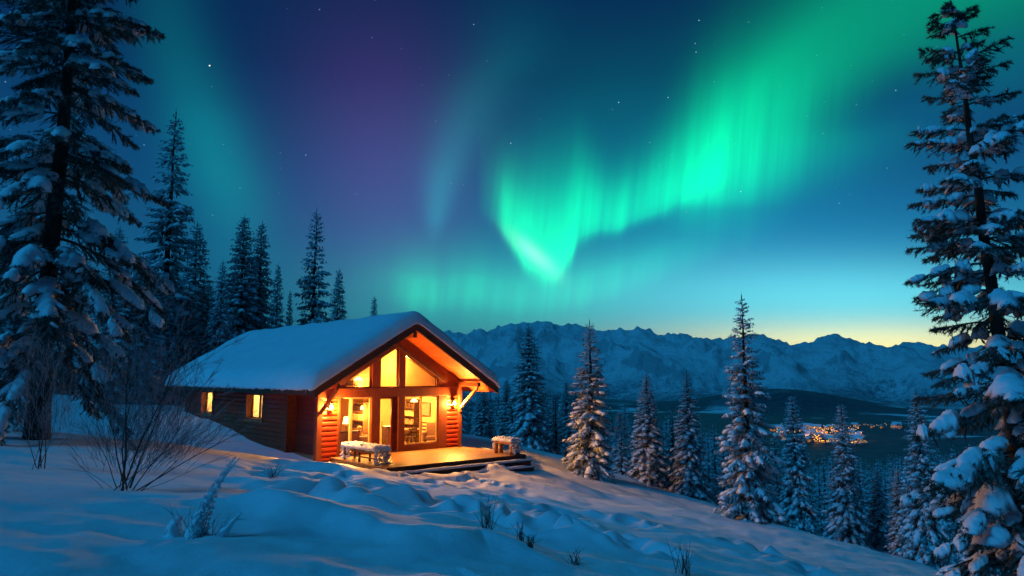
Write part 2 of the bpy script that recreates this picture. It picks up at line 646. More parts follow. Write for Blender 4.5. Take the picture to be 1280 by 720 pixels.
def mat_glass():
    m, t, b = mat_base('window_glass')
    t.nodes.remove(b)
    out = [n for n in t.nodes if n.type == 'OUTPUT_MATERIAL'][0]
    tr = t.nodes.new('ShaderNodeBsdfTransparent')
    tr.inputs[0].default_value = (0.96, 0.97, 0.96, 1)
    gl = t.nodes.new('ShaderNodeBsdfGlossy')
    gl.inputs['Roughness'].default_value = 0.02
    lw = t.nodes.new('ShaderNodeFresnel')
    lw.inputs[0].default_value = 1.45
    mx = t.nodes.new('ShaderNodeMixShader')
    ge = t.nodes.new('ShaderNodeNewGeometry')
    fac = X(lw.outputs[0]) * (1.0 - X(ge.outputs['Backfacing']))
    t.links.new(fac.s, mx.inputs[0])
    t.links.new(tr.outputs[0], mx.inputs[1])
    t.links.new(gl.outputs[0], mx.inputs[2])
    t.links.new(mx.outputs[0], out.inputs[0])
    return m


def mat_curtain():
    m, t, b = mat_base('curtain_cloth')
    t.nodes.remove(b)
    out = [n for n in t.nodes if n.type == 'OUTPUT_MATERIAL'][0]
    d = t.nodes.new('ShaderNodeBsdfDiffuse')
    tl = t.nodes.new('ShaderNodeBsdfTranslucent')
    n = noise_node(t, 5, 3, stretch=(3, 3, .3))
    r = ramp(t, n.outputs[0], [(0.3, (0.72, 0.60, 0.36)), (0.7, (0.86, 0.76, 0.5))])
    t.links.new(r.outputs[0], d.inputs[0])
    t.links.new(r.outputs[0], tl.inputs[0])
    mx = t.nodes.new('ShaderNodeMixShader')
    mx.inputs[0].default_value = 0.55
    t.links.new(d.outputs[0], mx.inputs[1])
    t.links.new(tl.outputs[0], mx.inputs[2])
    t.links.new(mx.outputs[0], out.inputs[0])
    return m


M['glass'] = mat_glass()
M['curtain'] = mat_curtain()


def mat_ground():
    m, t, b = mat_base('snow_cover')
    geo = t.nodes.new('ShaderNodeNewGeometry')
    sp = t.nodes.new('ShaderNodeSeparateXYZ')
    t.links.new(geo.outputs['Position'], sp.inputs[0])
    y, z = X(sp.outputs[1]), X(sp.outputs[2])
    n1 = noise_node(t, 1.1, 5)
    n2 = noise_node(t, 14, 6, rough=0.7)
    n3 = noise_node(t, 0.0042, 5, stretch=(.6, 1.0, 1))
    snow = ramp(t, n1.outputs[0], [(0.3, (0.76, 0.80, 0.86)), (0.7, (0.83, 0.86, 0.90))])
    wood = sstep(X(n3.outputs[0]), 0.345, 0.415)
    far = sstep(y, 500, 1100)
    hill = sstep(z, -136, -118) * sstep(y, 2000, 2600)
    fac = X.m('MAXIMUM', wood * far, hill * 0.9)
    mx = t.nodes.new('ShaderNodeMix')
    mx.data_type = 'RGBA'
    t.links.new(fac.s, mx.inputs[0])
    t.links.new(snow.outputs[0], mx.inputs[6])
    n5 = noise_node(t, 0.035, 6, rough=0.75)
    wd = ramp(t, n5.outputs[0], [(0.46, (0.022, 0.030, 0.055)), (0.72, (0.10, 0.13, 0.20))])
    t.links.new(wd.outputs[0], mx.inputs[7])
    t.links.new(mx.outputs[2], b.inputs['Base Color'])
    b.inputs['Roughness'].default_value = 0.7
    b.inputs['Specular IOR Level'].default_value = 0.25
    n4 = noise_node(t, 70, 4, rough=0.8)
    bump(t, b, (X(n1.outputs[0]) * 1.0 + X(n2.outputs[0]) * 0.32 + X(n4.outputs[0]) * 0.2).s, 0.75, 0.05)
    return m


def mat_mountain():
    m, t, b = mat_base('mountain_snow_and_rock')
    geo = t.nodes.new('ShaderNodeNewGeometry')
    sp = t.nodes.new('ShaderNodeSeparateXYZ')
    t.links.new(geo.outputs['Position'], sp.inputs[0])
    nn = t.nodes.new('ShaderNodeSeparateXYZ')
    t.links.new(geo.outputs['Normal'], nn.inputs[0])
    z = X(sp.outputs[2])
    nz = X(nn.outputs[2])
    n1 = noise_node(t, 0.006, 8, rough=0.72)
    n2 = noise_node(t, 0.0012, 4)
    n3 = noise_node(t, 0.03, 6, rough=0.75, stretch=(1, 1, .4))
    # rock where it is steep, broken up by noise
    rock = sstep(nz * -1.0 + X(n1.outputs[0]) * 0.62 + X(n3.outputs[0]) * 0.25, -0.30, -0.16)
    forest = (1.0 - sstep(z + (X(n1.outputs[0]) - 0.5) * 460.0 + (X(n2.outputs[0]) - 0.5) * 420.0, -150, 10))
    fac = X.m('MAXIMUM', rock * 0.42, forest * sstep(X(n3.outputs[0]) + X(n2.outputs[0]), 0.80, 1.06) * 0.75)
    mx = t.nodes.new('ShaderNodeMix')
    mx.data_type = 'RGBA'
    t.links.new(fac.s, mx.inputs[0])
    mx.inputs[6].default_value = (0.93, 0.95, 0.97, 1)
    mx.inputs[7].default_value = (0.05, 0.07, 0.10, 1)
    t.links.new(mx.outputs[2], b.inputs['Base Color'])
    b.inputs['Roughness'].default_value = 0.85
    b.inputs['Specular IOR Level'].default_value = 0.1
    bump(t, b, (X(n1.outputs[0]) * 95.0 + X(n3.outputs[0]) * 24.0).s, 0.9, 1.0)
    return m


M['ground'] = mat_ground()
M['mountain'] = mat_mountain()

# ------------------------------------------------------------------ cabin frame (needed by the terrain)
ANG = math.radians(41.5)
VX = np.array([math.cos(ANG), math.sin(ANG)])
UX = np.array([-math.sin(ANG), math.cos(ANG)])
C0 = np.array([-7.64, 28.0])
CW, CL = 7.07, 15.9


def cab(s, t, z=0.0):
    p = C0 + VX * s + UX * t
    return (p[0], p[1], z)


# ------------------------------------------------------------------ terrain
CTRL = np.array([
    (0, 0, 1.7), (-8, 0, 1.8), (9, 0, .55), (0, 6.4, 1.36), (6, 7, .50), (-6, 10, 1.5), (-14, 12, 1.7), (-14, 22, 1.45), (-25, 20, 1.9),
    (-30, 40, 2.2), (-5.5, 16, .85), (-9, 22.5, .85), (0, 16, .45), (-7.9, 27.3, -.06), (-3.6, 23.5, -.12), (0, 26, -.50), (.8, 29.2, -.52),
    (-1.8, 36, -.15), (4.5, 16, -.4), (8.9, 14, -.85), (9, 20, -1.45), (8.7, 26, -2.0), (3.7, 32, -1.4), (3, 25, -1.0),
    (-9.6, 29.9, 0.02), (-13.3, 34.2, .42), (-16.2, 37.4, .85), (-19, 40.6, 1.3), (-24, 38, 1.6), (-6, 40, .3), (-8, 50, .2), (-20, 55, 1.0), (14, 20, -2.6), (12, 8, -.8)], float)


def tps_fit(P):
    n = len(P)
    d = np.linalg.norm(P[:, None, :2] - P[None, :, :2], axis=2)
    K = np.where(d > 0, d ** 2 * np.log(d + 1e-9), 0) + np.eye(n) * 0.5
    Q = np.c_[np.ones(n), P[:, :2]]
    Amat = np.block([[K, Q], [Q.T, np.zeros((3, 3))]])
    return np.linalg.solve(Amat, np.r_[P[:, 2], 0, 0, 0])


TPSW = tps_fit(CTRL)


def tps(x, y):
    r = TPSW[-3] + TPSW[-2] * x + TPSW[-1] * y
    for (px, py, _), w in zip(CTRL, TPSW[:-3]):
        d2 = (x - px) ** 2 + (y - py) ** 2
        r = r + w * 0.5 * d2 * np.log(d2 + 1e-9)
    return r


PROFILE = [(-400, 440), (200, 430), (420, 424), (560, 415), (585, 416), (600, 411), (625, 409), (640, 404), (660, 403), (683, 397), (700, 402), (720, 404),
           (745, 411), (762, 413), (778, 409), (800, 409), (820, 417), (845, 417), (870, 420), (890, 425), (915, 424), (945, 416), (960, 419),
           (985, 424), (1010, 424), (1040, 418), (1062, 419), (1082, 423), (1105, 430), (1130, 424), (1150, 424), (1180, 428), (1260, 432), (1500, 436)]
PA = np.array([sky_ab(p, q)[0] for p, q in PROFILE])
PB = np.array([sky_ab(p, q)[1] for p, q in PROFILE])
R0 = 7500.0


def crest(x, y):
    c1 = x - 9.0
    c2 = .803 * (x - 9) + .596 * (y - 27)
    c3 = .3 * (x - 3) + .95 * (y - 35.5)
    m = np.maximum(np.maximum(c1, c2), c3)
    k = 2.0
    return m + np.log(np.exp((c1 - m) / k) + np.exp((c2 - m) / k) + np.exp((c3 - m) / k)) * k - 1.2


def base_height(x, y):
    x = np.asarray(x, float); y = np.asarray(y, float)
    r = np.hypot(x, y)
    near = tps(np.clip(x, -32, 14), np.clip(y, -6, 56))
    c = np.maximum(crest(np.clip(x, -9000, 9000), y), 0)
    c = np.where(y < -5, np.maximum(x - 9, 0), c)
    a = np.where(y > 1, x / np.maximum(y, 1), np.sign(x))
    F0 = .42 + .58 * smooth01(a, -.10, .42)
    F = 1 - (1 - F0) * np.exp(-c / 500)
    soft = c * c / (c + 4.0)
    fall = 150 * (1 - np.exp(-soft / 600)) * F
    z = near * np.exp(-c / 120) - fall
    # rolling slope under the forest
    z = z + smooth01(r, 80, 400) * (perlin(x / 140, y / 140) * 9) * np.exp(-((r - 500) / 500) ** 2)
    # valley hill
    hx, hy = .372 * 3300, 3300
    z = z + 95 * np.exp(-((x - hx) / 420) ** 2 - ((y - hy) / 330) ** 2)
    hx, hy = .06 * 3500, 3500
    z = z + 60 * np.exp(-((x - hx) / 420) ** 2 - ((y - hy) / 300) ** 2)
    # mountains
    ac = np.where(y > .05 * r, x / np.maximum(y, .05 * r + 1e-6), np.sign(x) * 3)
    H = np.interp(ac, PA, PB) * np.maximum(y, 0.3 * r) / np.maximum(r, 1) * R0 + EYE
    p = np.clip((r - 4200) / (R0 - 4200), 0, 1)
    rg = ridged(x / 1500 + 3, y / 1500, 6)
    mt = (H + 150) * (p ** 1.25)
    mt = mt + (rg - 1.05) * 560 * p ** .8 * (1 - p) ** .7
    mt = mt + (ridged(x / 620 + 11, y / 620, 5) - .95) * 27 * p ** .6 + (ridged(x / 190, y / 190, 3) - .9) * 30 * p
    back = np.maximum(r - R0, 0)
    mt = mt - back * 0.35
    z = z + np.where(r > 4200, mt, 0)
    # lower range in front, on the right
    a2 = smooth01(ac, .05, .30)
    q = np.exp(-((r - 5000) / 520) ** 2)
    z = z + q * a2 * (85 + 110 * (ridged(x / 900 + 7, y / 900 + 2, 5) - .7))
    return z


DENTS = []      # (x, y, rx, ry, angle, depth)
RIDGES = []     # (polyline Nx2, height, width_far, width_near)


def detail(x, y):
    """drifts, prints and hollows in the snow near the cabin"""
    z = np.zeros_like(x)
    r = np.hypot(x, y)
    m = np.where((r < 60) & (y > 0))
    xx, yy = x[m], y[m]
    f = np.ones_like(xx)
    uu, vv = .92 * xx - .39 * yy, .39 * xx + .92 * yy
    zz = 0.16 * fbm(uu / 3.6, vv / 1.5, 3) + 0.05 * fbm(xx / .9, yy / .9, 3)
    # wind-laid drifts, steeper towards the camera
    calm = smooth01(xx, -6.5, -3.5)
    zz = zz * (.35 + .65 * calm)
    for (dx, dy, rx, ry, an, dep) in DENTS:
        k = np.where((np.abs(xx - dx) < 3 * max(rx, ry)) & (np.abs(yy - dy) < 3 * max(rx, ry)))
        u = (xx[k] - dx) * math.cos(an) + (yy[k] - dy) * math.sin(an)
        v = -(xx[k] - dx) * math.sin(an) + (yy[k] - dy) * math.cos(an)
        q = (u / rx) ** 2 + (v / ry) ** 2
        zz[k] += -dep * np.exp(-(q ** 2 if dep > .125 else q)) + dep * .18 * np.exp(-((np.sqrt(q) - 1.7) / .5) ** 2)
    for (pl, hgt, wf, wn) in RIDGES:
        best = np.full_like(xx, 1e9); sgn = np.zeros_like(xx); along = np.zeros_like(xx)
        n = len(pl) - 1
        for i in range(n):
            p, q = pl[i], pl[i + 1]
            d = q - p; L = np.hypot(*d)
            t = np.clip(((xx - p[0]) * d[0] + (yy - p[1]) * d[1]) / L ** 2, 0, 1)
            ex, ey = xx - p[0] - t * d[0], yy - p[1] - t * d[1]
            dist = np.hypot(ex, ey)
            cr = (d[0] * ey - d[1] * ex) / L
            k = dist < best
            best[k] = dist[k]; sgn[k] = np.sign(cr[k]); along[k] = (i + t[k]) / n
        fade = np.sin(np.pi * np.clip(along, 0.02, .98)) ** .6
        w = np.where(sgn > 0, wf, wn)
        zz += hgt * fade * np.exp(-(best / w) ** 2)
    z[m] = zz * f * (1 - smooth01(r[m], 40, 60))
    return z


def to_ground(px, py):
    d = ray(px, py)
    lo = 1.0
    prev = None
    for s in np.concatenate([np.arange(2, 60, .25), np.arange(60, 3000, 8)]):
        p = d * s / d[1]
        h = float(base_height(p[0], p[1]))
        if EYE + p[2] < h:
            return np.array([p[0], p[1]])
    p = d * 40 / d[1]
    return np.array([p[0], p[1]])


def build_details():
    r = random.Random(5)
    # trampled area between cabin and camera
    for i in range(95):
        px, py = r.uniform(330, 600), r.uniform(578, 650)
        if py > 560 + (px - 300) * 0.16 + 60 and r.random() < .6:
            continue
        g = to_ground(px, py)
        DENTS.append((g[0], g[1], r.uniform(.35, .9), r.uniform(.22, .42), r.uniform(-.4, .5), r.uniform(.06, .16)))
    # trails of steps
    for pts, n, w in (([(470, 590), (560, 606), (640, 630), (700, 650), (760, 678), (810, 697)], 46, .32),
                      ([(420, 600), (520, 622), (600, 645), (650, 664), (720, 676)], 30, .30),
                      ([(780, 655), (860, 672), (930, 690), (1010, 716)], 26, .28),
                      ([(560, 590), (600, 602), (650, 615)], 14, .28)):
        seg = np.array(pts, float)
        for i in range(n):
            t = i / (n - 1) * (len(seg) - 1)
            k = min(int(t), len(seg) - 2)
            p = seg[k] + (seg[k + 1] - seg[k]) * (t - k)
            g = to_ground(p[0] + r.uniform(-3, 3), p[1] + r.uniform(-2, 2))
            side = .16 if i % 2 else -.16
            DENTS.append((g[0] + side, g[1] + r.uniform(-.1, .1), w * r.uniform(.6, 1.1), w * r.uniform(.45, .65), r.uniform(-.9, .1), r.uniform(.13, .24)))
    # broken crust near the steps
    for i in range(90):
        px, py = r.uniform(575, 760), r.uniform(588, 630)
        if py < 585 + max(0, (px - 660)) * .2: continue
        g = to_ground(px, py)
        DENTS.append((g[0], g[1], r.uniform(.08, .2), r.uniform(.06, .14), r.uniform(0, 3), r.uniform(-.035, .035)))
    # drift crests
    def poly(pts): return np.array([to_ground(*p) for p in pts])
    RIDGES.append((poly([(250, 630), (296, 636), (335, 641), (370, 654), (422, 659), (466, 670), (510, 687), (560, 712)]), .34, 1.0, .36))
    RIDGES.append((poly([(300, 600), (345, 612), (392, 618), (430, 632), (480, 640)]), .27, .7, .3))
    RIDGES.append((poly([(335, 576), (380, 588), (430, 596), (480, 612)]), .27, .8, .33))
    RIDGES.append((poly([(500, 630), (560, 640), (620, 655), (690, 668), (760, 700)]), .22, .6, .28))
    RIDGES.append((poly([(540, 706), (600, 690), (660, 705), (720, 719)]), .14, .5, .25))
    RIDGES.append((poly([(640, 622), (720, 640), (800, 660), (900, 690)]), .14, .6, .3))
    RIDGES.append((poly([(225, 527), (255, 528), (285, 538), (305, 547)]), .18, .8, .8))
    RIDGES.append((poly([(590, 592), (630, 585), (662, 578), (700, 584)]), .34, .55, .45))


build_details()


def height(x, y):
    x = np.atleast_1d(np.asarray(x, float)); y = np.atleast_1d(np.asarray(y, float))
    z = base_height(x, y) + detail(x, y)
    # the ground is dug out inside the cabin and under the deck
    dx, dy = x - C0[0], y - C0[1]
    s = dx * VX[0] + dy * VX[1]
    t = dx * UX[0] + dy * UX[1]
    def pit(s0, s1, t0, t1, w):
        return np.minimum(np.minimum(smooth01(s, s0, s0 + w), 1 - smooth01(s, s1 - w, s1)), np.minimum(smooth01(t, t0, t0 + w), 1 - smooth01(t, t1 - w, t1)))
    k = np.maximum(pit(.32, CW - .1, .1, CL - .1, .45), pit(.75, CW - .02, -4.95, .6, .4))
    zlow = np.minimum(z, -.75)
    return z * (1 - k) + zlow * k


def hgt1(x, y):
    return float(height(x, y)[0])


def build_terrain():
    az = np.concatenate([np.arange(-180, -50, 2.5), np.arange(-50, 50, 0.14), np.arange(50, 180, 2.5)])
    az = np.radians(az)
    rr = [0.5]
    while rr[-1] < 9800:
        r_ = rr[-1]
        k = 1.030 if r_ < 3 else (1.0085 if r_ < 46 else (1.03 if r_ < 3500 else 1.0065))
        rr.append(r_ * k)
    rr = np.array(rr)
    split = int(np.searchsorted(rr, 3800))
    Aa, Rr = np.meshgrid(az, rr)
    xx, yy = Rr * np.sin(Aa), Rr * np.cos(Aa)
    zz = height(xx.ravel(), yy.ravel())
    V = np.stack([xx.ravel(), yy.ravel(), zz], 1)
    na = len(az)

    def grid(i0, i1):
        i = np.arange(i0, i1)[:, None]
        j = np.arange(na)[None, :]
        j2 = (j + 1) % na
        return np.stack([(i * na + j).ravel(), (i * na + j2).ravel(), ((i + 1) * na + j2).ravel(), ((i + 1) * na + j).ravel()], 1)
    F1 = grid(0, split)
    n1 = (split + 1) * na
    c = np.array([[0, 0, hgt1(0, 0)]])
    V1 = np.concatenate([V[:n1], c])
    j = np.arange(na)
    cap = np.stack([np.full(na, n1), (j + 1) % na, j], 1)
    # faces must look up: az runs clockwise seen from above, so flip
    me = np_mesh('snow_ground', V1, [(F1[:, ::-1], 0), (cap[:, ::-1], 0)], [M['ground']], True)
    g = link('snow_ground', me)
    g['kind'] = 'structure'
    V2 = V[split * na:]
    F2 = grid(0, len(rr) - 1 - split)
    me = np_mesh('mountains', V2, [(F2[:, ::-1], 0)], [M['mountain']], True)
    o = link('mountains', me)
    o['kind'] = 'structure'


build_terrain()

# ------------------------------------------------------------------ cabin
house = thing('log_cabin', 'brown log cabin with thick snow on its roof and glowing glass gable front', 'cabin', (C0[0], C0[1], 0), ANG)
RS = 3.535            # ridge position across the front
SL = 0.60             # roof slope
def zu(s, base=5.06): # underside of the roof
    return base - SL * abs(s - RS)


def hmul(mb, f):
    mb.v = [f(p) for p in mb.v]
    return mb


def log_strip(mb, axis, a0, a1, z0, z1, plane, out, pitch=0.2, bulge=0.075, zphase=0.0):
    """horizontal round logs along `axis` from a0 to a1 standing out of `plane` in direction out (+1/-1)"""
    prof = []
    k = math.floor((z0 - zphase) / pitch)
    while True:
        zb = zphase + k * pitch
        if zb >= z1: break
        for i in range(7):
            f = i / 6
            z = zb + f * pitch
            if z < z0 - 1e-6 or z > z1 + 1e-6: continue
            d = bulge * math.sqrt(max(0, 1 - (2 * f - 1) ** 2)) * .9 + .0015 * ((i * 7 + k * 3) % 3)
            prof.append((d, z))
        k += 1
    if len(prof) < 2: return
    n = max(2, int(abs(a1 - a0) / .8) + 1)
    vs_, fs_ = [], []
    for j in range(n):
        a = a0 + (a1 - a0) * j / (n - 1)
        for d, z in prof:
            wob = .006 * math.sin(a * 2.3 + z * 31)
            vs_.append((a, plane + out * (d + wob), z) if axis == 'x' else (plane + out * (d + wob), a, z))
    m = len(prof)
    for j in range(n - 1):
        for i in range(m - 1):
            q = (j * m + i, j * m + i + 1, (j + 1) * m + i + 1, (j + 1) * m + i)
            fs_.append(q)
    mb.add(vs_, fs_, True)


# --- front wall: posts, beams, gable boards, log panels
SILL, HEAD, UP = 0.20, 2.31, 2.69
w = MB()
log_strip(w, 'x', .20, .88, -.12, 2.30, .05, -1, bulge=.07)
w.box(.20, .88, .052, .22, -.3, 2.30)
w.build('front_wall', M['log'], house)
w = MB()
log_strip(w, 'x', 6.26, 6.90, 0.0, 2.30, .05, -1, bulge=.07)
w.box(6.26, 6.90, .052, .22, -.3, 2.30)
w.build('front_wall', M['log'], house)

for (s0, s1, y0, y1, z0, z1) in ((-.02, .20, -.06, .2, -.6, 2.31), (.88, .985, -.05, .2, -.1, 2.31), (2.40, 2.80, -.06, .2, 0.012, zu(2.6) - .02),
                                 (3.70, 4.02, -.063, .2, 0.012, zu(3.86) - .05), (5.80, 6.26, -.058, .2, 0.012, 2.31), (6.90, 7.09, -.06, .2, -.3, 2.31)):
    MB().box(s0, s1, y0, y1, z0, z1).build('post', M['trim'], house, .012)
MB().box(-.02, 7.09, -.075, .18, HEAD, UP).build('beam', M['trim'], house, .012)
MB().box(.985, 2.40, -.045, .2, -.05, SILL).build('sill_beam', M['trim'], house, .008)
MB().box(4.02, 5.80, -.045, .2, -.05, SILL + .06).build('sill_beam', M['trim'], house, .008)
# gable boards above the windows (between the glass line and the roof)
def gl(s): return 4.42 - SL * abs(s - 3.60)
g = MB()
g.prism([(-.02, UP), (1.20, UP), (1.20, gl(1.20)), (3.6, gl(3.6)), (3.6, zu(3.6)), (RS, zu(RS)), (-.02, zu(-.02))], -.03, .16)
g.prism([(3.6, gl(3.6)), (5.80, gl(5.8)), (5.80, UP), (7.09, UP), (7.09, zu(7.09)), (3.6, zu(3.6))], -.031, .16)
g.build('gable_board', M['trim'], house)
# trim strips that follow the slope just over the upper windows
MB().bar((.9, -.05, gl(.9) + .09), (3.58, -.05, gl(3.58) + .09), .09, .17).build('gable_trim', M['fascia'], house, .01)
MB().bar((3.62, -.05, gl(3.62) + .09), (6.15, -.05, gl(6.15) + .09), .09, .17).build('gable_trim', M['fascia'], house, .01)

# --- windows of the front
def window_poly(name, poly, label, fw=.055, y=.03, mullions=(), kids=()):
    """frame following the outline + one glass pane; returns the frame object"""
    f = MB()
    n = len(poly)
    c = (sum(p[0] for p in poly) / n, sum(p[1] for p in poly) / n)
    def inset(d):
        out_ = []
        for i in range(n):
            p0, p1, p2 = (np.array(poly[(i + k) % n], float) for k in (-1, 0, 1))
            e1 = (p1 - p0) / np.linalg.norm(p1 - p0); e2 = (p2 - p1) / np.linalg.norm(p2 - p1)
            n1 = np.array([-e1[1], e1[0]]); n2 = np.array([-e2[1], e2[0]])
            bis = (n1 + n2) / np.linalg.norm(n1 + n2)
            out_.append(tuple(p1 + bis * d / max(.35, bis @ n1)))
        return out_
    q = inset(fw)
    for i in range(n):
        j = (i + 1) % n
        a_, b_, c_, d_ = poly[i], poly[j], q[j], q[i]
        f.prism([a_, b_, c_, d_], y, y + .09)
    fr = f.build(name, M['frame_light'] if name == 'patio_window' else M['trim'], house)
    if label: fr['label'] = label
    g_ = MB()
    g_.prism(q, y + .04, y + .052)
    g_.build('glass', M['glass'], fr)
    for (s, z0, z1, wd) in mullions:
        MB().box(s - wd / 2, s + wd / 2, y - .012, y + .1, z0, z1).build('mullion', M['frame_light'], fr, .005)
    return fr


window_poly('gable_window', [(1.20, UP), (2.40, UP), (2.40, gl(2.40)), (1.20, gl(1.20))], 'left upper gable window with a slanted top edge and a lamp behind it')
window_poly('gable_window', [(2.80, UP), (3.70, UP), (3.70, gl(3.70)), (3.6, gl(3.6)), (2.80, gl(2.80))], 'middle upper gable window, tallest of the three')
window_poly('gable_window', [(4.02, UP), (5.80, UP), (5.80, gl(5.80)), (4.02, gl(4.02))], 'right upper gable window, widest of the three')
window_poly('patio_window', [(.985, SILL), (2.40, SILL), (2.40, HEAD), (.985, HEAD)], 'lower window on the left of the door', .05, mullions=((1.50, SILL + .05, HEAD - .05, .11),))
window_poly('patio_window', [(4.02, SILL + .06), (5.80, SILL + .06), (5.80, HEAD), (4.02, HEAD)], 'sliding glass window on the right of the door', .05, mullions=((4.92, SILL + .1, HEAD - .05, .075),))
# door: glazed leaf, frame, dark side jamb
d = MB()
for a_ in ((2.80, 2.86, .02), (3.40, 3.47, .02)):
    d.box(a_[0], a_[1], .03, .12, .02, HEAD)
d.box(2.86, 3.40, .03, .12, 2.22, HEAD).box(2.86, 3.40, .03, .12, .02, .16)
door = d.build('door', M['trim'], house)
MB().box(2.86, 3.40, .07, .084, .16, 2.22).build('glass', M['glass'], door)
MB().tube([(2.93, .0, 1.0), (2.93, .0, 1.3)], .014, 8).tube([(2.93, 0, 1.03), (2.93, .05, 1.03)], .01, 6).tube([(2.93, 0, 1.27), (2.93, .05, 1.27)], .01, 6).build('handle', M['metal'], door)
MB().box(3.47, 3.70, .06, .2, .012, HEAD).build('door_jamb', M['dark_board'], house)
MB().box(2.78, 3.70, -.10, .2, .002, .045).build('door_sill', M['fascia'], house, .006)

# --- side walls, rear wall
WIN = ((5.2, 7.15, 1.19, 2.40), (11.5, 13.45, 1.21, 2.41))
wl = MB()
spans = [(2.75, 5.2), (7.15, 11.5), (13.45, CL)]
for a_, b_ in spans:
    log_strip(wl, 'y', a_, b_, -.5, 2.72, 0, -1, bulge=.055)
    wl.box(.002, .22, a_, b_, -.8, 2.72)
for a_, b_, z0, z1 in WIN:
    log_strip(wl, 'y', a_, b_, -.5, z0, 0, -1, bulge=.055)
    wl.box(.002, .22, a_, b_, -.8, z0)
    log_strip(wl, 'y', a_, b_, z1, 2.72, 0, -1, bulge=.055)
    wl.box(.002, .22, a_, b_, z1, 2.72)
wl.build('side_wall', M['log'], house)
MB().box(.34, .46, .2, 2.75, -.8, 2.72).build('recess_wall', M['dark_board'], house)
MB().box(-.085, .36, 2.62, 2.78, -.8, 2.74).build('corner_board', M['fascia'], house, .01)
MB().box(-.085, .24, CL - .02, CL + .14, -.8, 2.74).build('corner_board', M['fascia'], house, .01)
wr = MB()
log_strip(wr, 'y', .2, CL, -.5, 2.72, CW, 1, bulge=.055)
wr.box(CW - .22, CW - .002, .2, CL, -.8, 2.72)
wr.build('side_wall', M['log'], house)
wb = MB()
wb.prism([(0.22, -.8), (CW - .22, -.8), (CW - .22, 2.72), (CW - .22, zu(CW)), (RS, zu(RS)), (0.22, zu(0))], CL - .2, CL)
wb.build('rear_wall', M['log'], house)
MB().box(-.09, .03, .2, CL + .1, 2.60, 2.735).build('eave_beam', M['fascia'], house, .01)

# side windows: deep reveal, two sashes, sill
for i, (a_, b_, z0, z1) in enumerate(WIN):
    f = MB()
    f.box(-.075, .22, a_, a_ + .06, z0, z1).box(-.075, .22, b_ - .06, b_, z0, z1)
    f.box(-.075, .22, a_ + .06, b_ - .06, z0, z0 + .06).box(-.075, .22, a_ + .06, b_ - .06, z1 - .06, z1)
    fr = f.build('window', M['trim'], house)
    fr['label'] = ('side window nearer the front corner of the cabin', 'side window nearer the rear of the cabin')[i]
    sash = MB()
    m_ = (a_ + b_) / 2
    for p, q in ((a_ + .06, m_ - .035), (m_ + .035, b_ - .06)):
        sash.box(.20, .25, p, p + .05, z0 + .06, z1 - .06).box(.20, .25, q - .05, q, z0 + .06, z1 - .06)
        sash.box(.20, .25, p + .05, q - .05, z0 + .06, z0 + .11).box(.20, .25, p + .05, q - .05, z1 - .11, z1 - .06)
    sash.box(.19, .26, m_ - .035, m_ + .035, z0 + .06, z1 - .06)
    sash.build('sash', M['furn_dark'], fr)
    MB().box(.220, .228, a_ + .11, m_ - .085, z0 + .11, z1 - .11).box(.220, .228, m_ + .085, b_ - .11, z0 + .11, z1 - .11).build('glass', M['glass'], fr)
    MB().box(-.11, .02, a_ - .08, b_ + .08, z0 - .07, z0 - .003).build('sill', M['brace'], fr, .006)
    # curtain hung inside the window
    cv, cf = [], []
    n = 60
    for j in range(n + 1):
        yv = a_ - .1 + (b_ - a_ + .6) * j / n
        xv = .33 + .035 * math.sin(j * 1.7) + .015 * math.sin(j * .53)
        cv += [(xv, yv, z0 - .25), (xv, yv, z1 + .12)]
    for j in range(n):
        cf.append((2 * j, 2 * j + 2, 2 * j + 3, 2 * j + 1))
    cm = MB().add(cv, cf, True)
    co = cm.build('curtain', M['curtain'])
    co.location = (C0[0], C0[1], 0); co.rotation_euler = (0, 0, ANG)
    tag(co, ('pale curtain glowing behind the side window nearer the front corner', 'pale curtain glowing behind the side window nearer the rear of the cabin')[i], 'curtain', 'curtains in the side windows')

# --- roof: two slopes with boarded underside, barge boards, eave boards
E, OF, OB = 4.42, 1.57, .8         # half width, front and rear overhang
T0, T1 = -OF, CL + OB
rf = MB()
rf.prism([(RS - E, 2.47 + .02), (RS, 2.47 + .02 + E * SL), (RS, 2.82 + E * SL), (RS - E, 2.82)], T0 + .06, T1)
rf.prism([(RS, 2.471 + .02 + E * SL), (RS + E, 2.471 + .02), (RS + E, 2.82), (RS, 2.82 + E * SL)], T0 + .06, T1)
roof = rf.build('roof', M['fascia'], house)
for sg in (-1, 1):
    sm = MB()
    x0, x1 = RS + sg * .02, RS + sg * (E - .06)
    a0, a1 = 2.47 + (E - .02) * SL, 2.47 + .06 * SL
    pl = [(x0, a0 - .025), (x1, a1 - .025), (x1, a1 + .004), (x0, a0 + .004)]
    if sg > 0: pl = pl[::-1]
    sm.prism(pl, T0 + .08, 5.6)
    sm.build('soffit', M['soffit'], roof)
    b = MB()
    pl = [(RS, 2.40 + E * SL), (RS + sg * E, 2.40), (RS + sg * (E + .03), 2.42), (RS + sg * (E + .03), 2.83), (RS, 2.85 + E * SL)]
    if sg < 0: pl = pl[::-1]
    b.prism(pl, T0 - .02 - (.002 if sg > 0 else 0), T0 + .09)
    b.build('barge_board', M['fascia'], roof, .008)
    MB().box(RS + sg * E - .03, RS + sg * E + .03, T0 + .09, T1, 2.46, 2.80).build('eave_board', M['fascia'], roof, .008)
    # purlin end beam under the overhang, carried by the brace
    MB().box(RS + sg * 3.42 - .08, RS + sg * 3.42 + .08, T0 + .1, .1, 2.71, 2.90).build('purlin', M['trim'], roof, .01)
MB().box(RS - .09, RS + .09, T0 + .1, -.08, 4.76, 5.02).build('ridge_beam', M['trim'], roof, .01)
